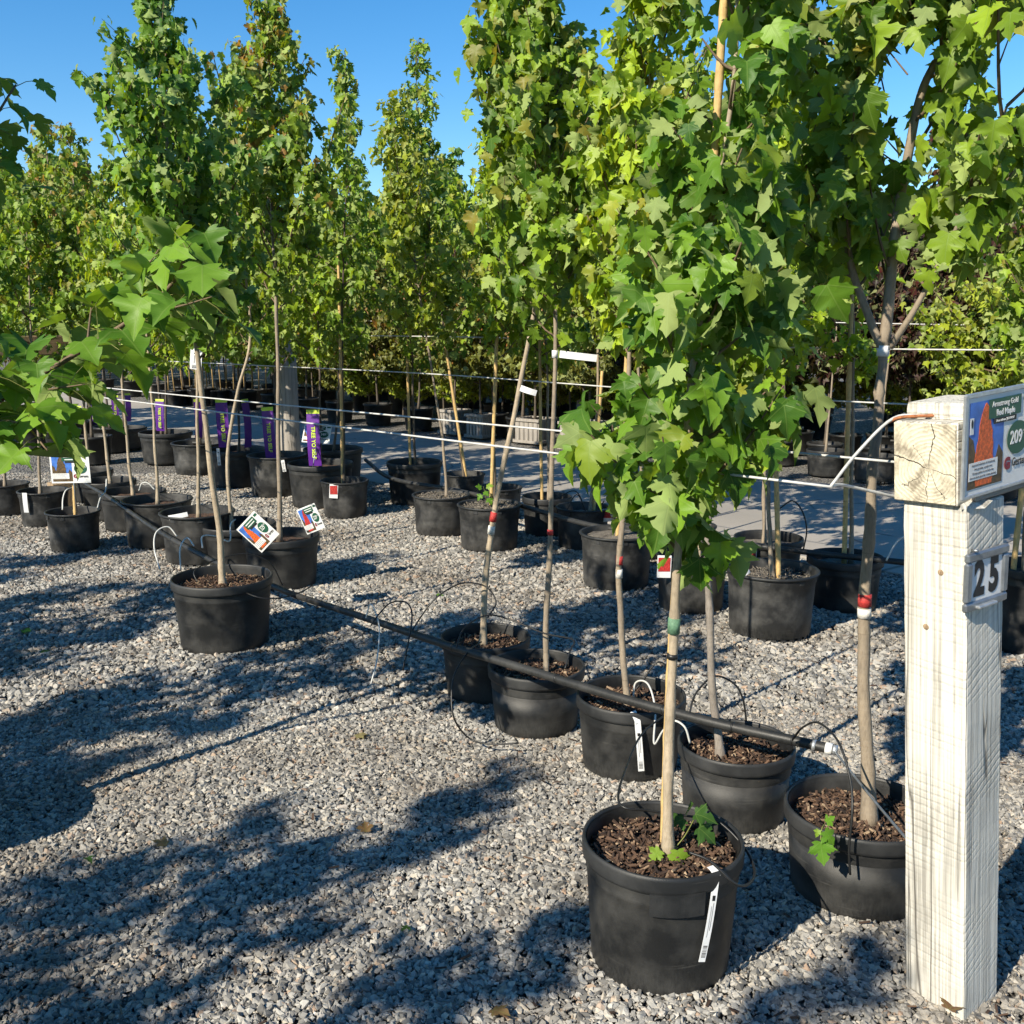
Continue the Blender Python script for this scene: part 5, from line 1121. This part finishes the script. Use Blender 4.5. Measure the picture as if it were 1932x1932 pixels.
def strip_tag(label, p0, p1, w, mat='paper', curl=0.02, name='paper_tag', normal=None, marks=True, cat='tag', neon=False, text=None):
    """a bent paper strip hanging from p0 to p1"""
    p0 = Vector(p0); p1 = Vector(p1); d = p1-p0; L = d.length; d.normalize()
    nv = Vector(normal) if normal is not None else Vector((0, -1, 0)); nv = (nv - d*nv.dot(d)).normalized(); sd = d.cross(nv).normalized()
    root = empty(name, p0); tag(root, label, cat)
    n = 8; V = []; Fq = []
    bend = lambda t: nv*(curl*math.sin(math.pi*t))
    for lay, off in ((0, 0.0), (1, -0.0008)):
        for i in range(n+1):
            t = i/n; c = d*(L*t) + bend(t) + nv*off
            V += [c - sd*w/2, c + sd*w/2]
    m_ = (n+1)*2
    for i in range(n):
        a = 2*i; Fq.append((a, a+1, a+3, a+2)); Fq.append((m_+a, m_+a+2, m_+a+3, m_+a+1)); Fq += [(a, a+2, m_+a+2, m_+a), (a+1, m_+a+1, m_+a+3, a+3)]
    Fq += [(0, m_, m_+1, 1), (2*n, 2*n+1, m_+2*n+1, m_+2*n)]
    link('strip', pydata('strip', V, Fq), M[mat], root, smooth=False)
    def piece(nm, t0, t1, a0, a1, mt, off=0.0006):
        k = max(1, int((t1-t0)*n*2)); V = []; 
        for i in range(k+1):
            t = t0 + (t1-t0)*i/k; c = d*(L*t) + bend(t) + nv*off; V += [c + sd*w*a0, c + sd*w*a1]
        return link(nm, pydata(nm, V, [(2*i, 2*i+1, 2*i+3, 2*i+2) for i in range(k)]), M[mt], root)
    if marks:
        rg = random.Random(label)
        for i in range(9):
            t = 0.80 + i*0.017; piece('barcode_bar', t, t + rg.uniform(0.004, 0.011), -0.32, 0.32, 'black')
        piece('print_line', 0.30, 0.62, -0.16, -0.08, 'greyprint'); piece('print_line', 0.34, 0.70, 0.10, 0.16, 'greyprint'); piece('print_mark', 0.22, 0.28, -0.25, 0.2, 'black')
    if neon: piece('neon_end', 0.0, 0.07, -0.5, 0.5, 'lime', 0.0008)
    if text:
        me = text_mesh(text, w*0.42, 0.5, w*0.012, 0.98); o = link('lettering', me, M['lime'], root)
        # reads downwards along the strip
        X = d; Zv = -sd if sd.dot(Vector((1, 0, 0))) > 0 else sd
        Zv = (X.cross(nv)).normalized(); Yv = -nv
        # local x along strip, local -y facing nv, local z up of letters
        Zv = X.cross(Yv).normalized()
        mat_ = Matrix((X, Yv, Zv)).transposed().to_4x4(); mat_.translation = d*(L*0.58) + nv*(curl*0.97 + 0.003); o.matrix_basis = mat_
    return root
def fold(root, p0, w, d, nv):
    pass
Y0 = pY('A0'); r0 = POTS['A0']['r']
strip_tag('white barcode strip tag hanging down the side of the tall near pot', atY(1352, 1652, Y0 - r0*0.84), atY(1324, 1815, Y0 - r0*0.93), 0.0165, curl=0.006, normal=(0.28, -1, 0.2))
strip_tag('white tag end folded over the rim of the tall near pot', atY(1340, 1634, Y0 - r0*0.72), atY(1353, 1654, Y0 - r0*0.85), 0.018, curl=0.006, marks=False, normal=(0.2, -0.8, 0.6))
Y3 = pY('A3'); r3 = POTS['A3']['r']
strip_tag('white barcode strip tag hanging from the pot below the pipe', atY(1203, 1362, Y3 - r3*1.02), atY(1210, 1455, Y3 - r3*1.0), 0.021, curl=0.004)
strip_tag('white tag end folded over the pipe row pot rim', atY(1194, 1342, Y3 - r3*0.92), atY(1204, 1364, Y3 - r3*1.025), 0.021, curl=0.004, marks=False, normal=(0.1, -0.7, 0.7))
strip_tag('white printed strip sticking out from the straight banded trunk', atY(1056, 668, pY('A4') - 0.035), atY(1126, 676, pY('A4') - 0.06), 0.026, curl=0.012, marks=False)
strip_tag('small white strip curling from the leaning pale trunk', atY(982, 732, pY('A5') - 0.04), atY(1012, 742, pY('A5') - 0.06), 0.024, curl=0.012, marks=False)
strip_tag('white rounded tag printed on the trunk above the folded strip pot', atY(371, 657, pY('A9') - 0.05), atY(369, 697, pY('A9') - 0.05), 0.075, curl=0.004, marks=True)
strip_tag('white strip folded on the rim of the faded grey pot', atY(318, 977, pY('A9') - 0.2), atY(354, 970, pY('A9') - 0.205), 0.03, curl=0.01, marks=False)
strip_tag('white hang tag on the rim of the second small pot', atY(46, 930, pY('B1') - 0.2), atY(50, 967, pY('B1') - 0.19), 0.035, curl=0.004, marks=False)
strip_tag('white strip tag on the purple dipping tag pot', atY(533, 868, pY('D1') - 0.27), atY(537, 890, pY('D1') - 0.262), 0.03, curl=0.002)
strip_tag('white strip tag on a pot below two purple tags', atY(411, 846, pY('D2') - 0.262), atY(414, 878, pY('D2') - 0.255), 0.03, curl=0.002)
strip_tag('white slip standing inside the dust-streaked pot', atY(1397, 1063, pY('C0', -0.7)), atY(1412, 1083, pY('C0', -0.74)), 0.03, curl=0.006, marks=False)
for key, x0, y0, x1, y1, w_, lb in (('C1', 1254, 1048, 1252, 1090, 0.075, 'red maple picture tag hung on the dusty pot flange'), ('C14', 630, 914, 629, 940, 0.068, 'red and white picture tag on the small dusty pot'), ('C7', 1144, 960, 1146, 984, 0.07, 'red picture tag on the tangled tube pot'), ('C4', 1418, 1033, 1416, 1060, 0.065, 'red picture tag half hidden behind hanging leaves')):
    Yt = pY(key); xc_ = to_px(np.array(POTS[key]['pos']))[0]; off_ = math.sqrt(max(0.05, 1 - min(0.95, ((x0-xc_)/F*Yt/POTS[key]['r'])**2)))*POTS[key]['r'] + 0.012
    a = atY(x0, y0, Yt - off_); b = atY(x1, y1, Yt - off_); rt_ = strip_tag(lb, a, b, w_, curl=0.003, marks=False)
    d = (b-a); pl_ = box('photo_print', w_*0.86, 0.0008, d.length*0.62, M['redprint'], rt_); pl_.location = d*0.40 + Vector((0, -0.0042, 0)); 
for (x0, y0, x1, y1, key, w_, nx_, lb) in ((504, 768, 513, 866, 'D1', 0.105, 0.0, 'purple TREE YO SELF tag dipping to the soil of its pot'), (417, 753, 424, 844, 'D2', 0.11, 0.1, 'purple TREE YO SELF tag between two pale trunks'), (461, 753, 468, 844, 'D2', 0.09, 1.6, 'purple tag turned almost edge on beside a kinked trunk'), (590, 773, 595, 879, 'D0', 0.11, -0.1, 'purple tag hanging behind the 349 price sign'), (301, 753, 303, 813, 'D4', 0.09, 0.0, 'short purple TREE YO SELF tag beside a thin pale trunk'), (372, 753, 375, 826, 'D3', 0.08, 0.8, 'purple tag half hidden behind a white tagged trunk'), (175, 741, 178, 801, 'D6', 0.09, 0.2, 'purple tag in the deep shade by the brown timber post'), (216, 746, 219, 801, 'D5', 0.08, 0.3, 'dim purple tag far along the row'), (240, 742, 242, 795, 'D5', 0.07, 0.9, 'dim purple tag beside the straight pale trunk'), (148, 766, 150, 806, 'D6', 0.07, 0.1, 'smallest purple tag behind the brown timber post')):
    Yt = pY(key) - (0.10 if key in ('D0', 'D1') else 0.16)
    strip_tag(lb, atY(x0, y0, Yt), atY(x1, y1, Yt), w_, 'purple', 0.02, 'hang_tag', (nx_, -1, 0), marks=False, neon=True, text='TREE YO SELF' if nx_ < 0.5 else None)
# price signs in the pots
def sign_at(label, xp, yp, Y, price, k, roll, yaw, photo='orange', stake=0.25, tiltx=0.0, xs=1.0):
    r_ = price_sign('price_sign', label, atY(xp, yp, Y), (tiltx, roll, yaw), price, k, photo=photo, stake=stake); r_.scale.x = k*xs; return r_
sign_at('tilted price sign reading 329 with an orange tree above the lone big pot', 494, 1043, pY('A6') + 0.30, '329', 0.86, R(-46), R(0), stake=0.0, xs=0.6)
sign_at('tilted price sign with a red tree on the rim of the twin sign pot', 580, 1009, pY('A7') - 0.12, '329', 0.78, R(-22), R(0), 'redprint', stake=0.0, xs=0.55)
sign_at('price sign reading 349 in front of a purple tag', 569, 834, pY('D0') - 0.10, '349', 0.86, R(4), R(0), 'redprint', stake=0.28, tiltx=R(-38))
sign_at('price sign reading 269 standing in the small pot', 98, 912, pY('B0') - 0.05, '269', 1.0, R(-1), R(0), 'brownprint', stake=0.2)

# ------------------------------------------------------------------ planked planter boxes and old posts beyond
PLANK = {}
def planter(label, x0, x1, y0, y1):
    P0 = ground((x0+x1)/2, y1); dp = P0.y*cp + H*sp; w = (x1-x0)/F*dp/1.28; h = (y1-y0)/F*dp*0.98
    root = empty('planter_box', (P0.x, P0.y + w*0.6, 0), math.atan2(RT.y, RT.x) + R(6)); tag(root, label, 'planter')
    n = 5; pw = w/n
    for side in range(4):
        for i in range(n):
            k = (round(w, 2), round(h, 2))
            if k not in PLANK: PLANK[k] = box_mesh('plank', pw-0.006, 0.02, h, 0.003)
            o = link('plank', PLANK[k], M['wood_grey'], root); u = -w/2 + pw*(i+0.5)
            a = side*math.pi/2; o.rotation_euler = (0, 0, a); o.location = (u*math.cos(a) + (w/2)*math.sin(a), u*math.sin(a) - (w/2)*math.cos(a), h/2)
    for zz in (0.0, 1.0):
        for side in range(4):
            a = side*math.pi/2; o = box('batten', w + 0.05, 0.018, 0.035, M['wood_grey'], root, bevel=0.002); o.rotation_euler = (0, 0, a); o.location = ((w/2+0.02)*math.sin(a), -(w/2+0.02)*math.cos(a), h - 0.02 if zz else 0.03 + 0.002*side)
    box('soil', w-0.03, w-0.03, h*0.8, M['soil'], root, center=(0, 0, h*0.45))
    place('amber', Vector((P0.x, P0.y + w*0.6, 0)), RNG.uniform(0, 6), 0.95, None, 'amber-leaved maple growing in a planked planter box', 'amber maples in planked planter boxes').location.z = h*0.84
for x0, x1, y0, y1, lb in ((831, 882, 773, 821, 'grey planked planter box behind the leaning cane'), (882, 931, 781, 828, 'grey planked planter box beside the dark staked trunk'), (976, 1044, 790, 839, 'grey planked planter box behind the straight banded trunk'), (1062, 1139, 796, 853, 'largest grey planked planter box at the road edge')):
    planter(lb, x0, x1, y0, y1)
gp = ground(549, 862); bp = empty('timber_post', gp); tag(bp, 'old grey round timber post behind the purple tagged pots', 'post')
lathe('shaft', [(0.118, -0.01), (0.112, 0.3), (0.106, 1.0), (0.098, 2.0), (0.094, 2.6), (0.0, 2.62)], 14, M['wood_grey'], bp, 0.02, 3)
gp = ground(118, 966); bp = empty('timber_post', gp, R(40)); tag(bp, 'brown square timber post behind the 269 sign', 'post')
link('shaft', rough_box('shaft', 0.15, 0.15, 1.3, 0.001, 10, 9), M['wood_brown'], bp).location = (0, 0, 0.64)
link('beam', rough_box('beam', 0.16, 0.16, 0.5, 0.001, 5, 10), M['wood_brown'], bp); bp.children[-1].rotation_euler = (0, R(90), 0); bp.children[-1].location = (0.16, 0, 1.371)

# ------------------------------------------------------------------ sprouts, pot plate, litter
def sprout(label, pts, Y, leaves):
    if not isinstance(Y, (list, tuple)): Y = [Y]*len(pts)
    Q = [atY(x, y, yy) for (x, y), yy in zip(pts, Y)]; o0 = Q[0].copy(); root = empty('maple_sprout', o0); tag(root, label, 'plant')
    tube('stem', smooth_path(Q, 6), 0.0016, M['leafstalk'], root, 5, off=o0)
    for i, (x, y, yy, s_, dx, dz, ny, c) in enumerate(leaves):
        lf = bpy.data.objects.new('leaf', ONE_LEAF[i % 6]); COL.objects.link(lf); lf.parent = root
        D = nrm(np.array([dx, -0.35, dz])); Nn = nrm(np.array([0.1*((i % 3)-1), ny, 0.75])); Nn = nrm(Nn - D*(Nn @ D)); sx = np.cross(D, Nn); P = atY(x, y, yy) - o0
        lf.matrix_basis = Matrix(((sx[0]*s_, D[0]*s_, Nn[0]*s_, P.x), (sx[1]*s_, D[1]*s_, Nn[1]*s_, P.y), (sx[2]*s_, D[2]*s_, Nn[2]*s_, P.z), (0, 0, 0, 1))); lf.color = (*c, 1)
LG = (0.11, 0.25, 0.02); LY = (0.20, 0.32, 0.03); DG = (0.045, 0.11, 0.02)
Y1 = pY('A1', -1.0) - 0.02
sprout('bright leaf sprig hanging over the rim of the pot by the post', [(1566, 1548), (1552, 1560), (1548, 1585)], [Y1 + 0.08, Y1 + 0.01, Y1 - 0.01], [(1548, 1588, Y1 - 0.012, 0.062, 0.1, -0.9, -0.8, LG), (1556, 1568, Y1 - 0.01, 0.042, 0.5, -0.5, -0.7, LG), (1560, 1552, Y1 + 0.02, 0.032, 0.3, 0.6, -0.6, LG), (1545, 1566, Y1 - 0.005, 0.02, -0.4, -0.6, -0.6, LY)])
sprout('leafy shoots sprouting at the foot of the trunk in the tall near pot', [(1262, 1612), (1290, 1580), (1310, 1545)], [Y0 - 0.03, Y0 - 0.02, Y0 + 0.02], [(1245, 1604, Y0 - 0.05, 0.040, -0.6, -0.4, -0.7, LY), (1278, 1604, Y0 - 0.06, 0.048, 0.1, -0.8, -0.8, LY), (1290, 1545, Y0 + 0.02, 0.05, -0.7, -0.1, -0.4, DG), (1312, 1536, Y0 + 0.02, 0.055, 0.8, 0.0, -0.5, DG), (1318, 1562, Y0 - 0.0, 0.058, 0.8, -0.5, -0.5, DG), (1300, 1530, Y0 + 0.04, 0.04, 0.1, 0.5, -0.5, DG)])
Yc = pY('C9', -0.5)
sprout('small green sprout in the gravel topped pot', [(918, 950), (915, 930), (912, 918)], Yc, [(908, 920, Yc, 0.05, -0.7, 0.2, -0.8, LG), (918, 918, Yc, 0.05, 0.7, 0.3, -0.8, LY), (914, 928, Yc - 0.01, 0.045, 0.5, -0.4, -0.8, LG), (908, 934, Yc - 0.01, 0.045, -0.5, -0.5, -0.8, LG), (922, 940, Yc - 0.01, 0.05, 0.4, -0.7, -0.8, LG)])
# moulded blank label patch on the near pot
r_, h_ = POTS['A0']['r'], POTS['A0']['h']; V = []; Fq = []
pr0 = POTS['A0']['root']; rz0 = pr0.rotation_euler.z; a0 = math.atan2(-1, 0.045) - rz0
for i in range(9):
    a = a0 + (i/8 - 0.5)*0.66
    for z, rr in ((h_-0.098, r_*0.965 - 0.004), (h_-0.098, r_*0.985 + 0.004), (h_-0.040, r_*1.008 + 0.002), (h_-0.040, r_*0.97)): V.append((rr*math.cos(a), rr*math.sin(a), z))
for i in range(8):
    for j in range(4): Fq.append((4*i+j, 4*i+(j+1) % 4, 4*i+4+(j+1) % 4, 4*i+4+j))
Fq += [(0, 3, 2, 1), (32, 33, 34, 35)]
link('blank_label', pydata('blank_label', V, Fq), M['rim'], pr0)
# fallen leaves lying on the stones
for i, (x, y, c) in enumerate([(47, 1193, LG), (90, 1228, DG), (770, 1748, DG), (165, 1618, DG), (672, 1390, (0.3, 0.25, 0.12)), (690, 1570, (0.22, 0.13, 0.06)), (315, 1592, (0.2, 0.15, 0.08)), (830, 1120, LG), (930, 1905, (0.2, 0.13, 0.06)), (1790, 1905, (0.16, 0.09, 0.05))]):
    P = ground(x, y, 0.016); lf = bpy.data.objects.new('fallen_leaf', ONE_LEAF[i % 6]); COL.objects.link(lf); k = 0.03 if i in (2, 3) else 0.05
    lf.matrix_basis = Matrix.Translation(P) @ Matrix.Rotation(i*1.3, 4, 'Z') @ Matrix.Rotation(0.25, 4, 'X') @ Matrix.Scale(k, 4); lf.color = (*c, 1)
    tag(lf, 'fallen green leaf lying on the gravel' if c in (LG, DG) else 'dry brown leaf lying on the gravel', 'leaf', 'fallen leaves on the gravel' if c in (LG, DG) else 'dry leaves on the gravel')
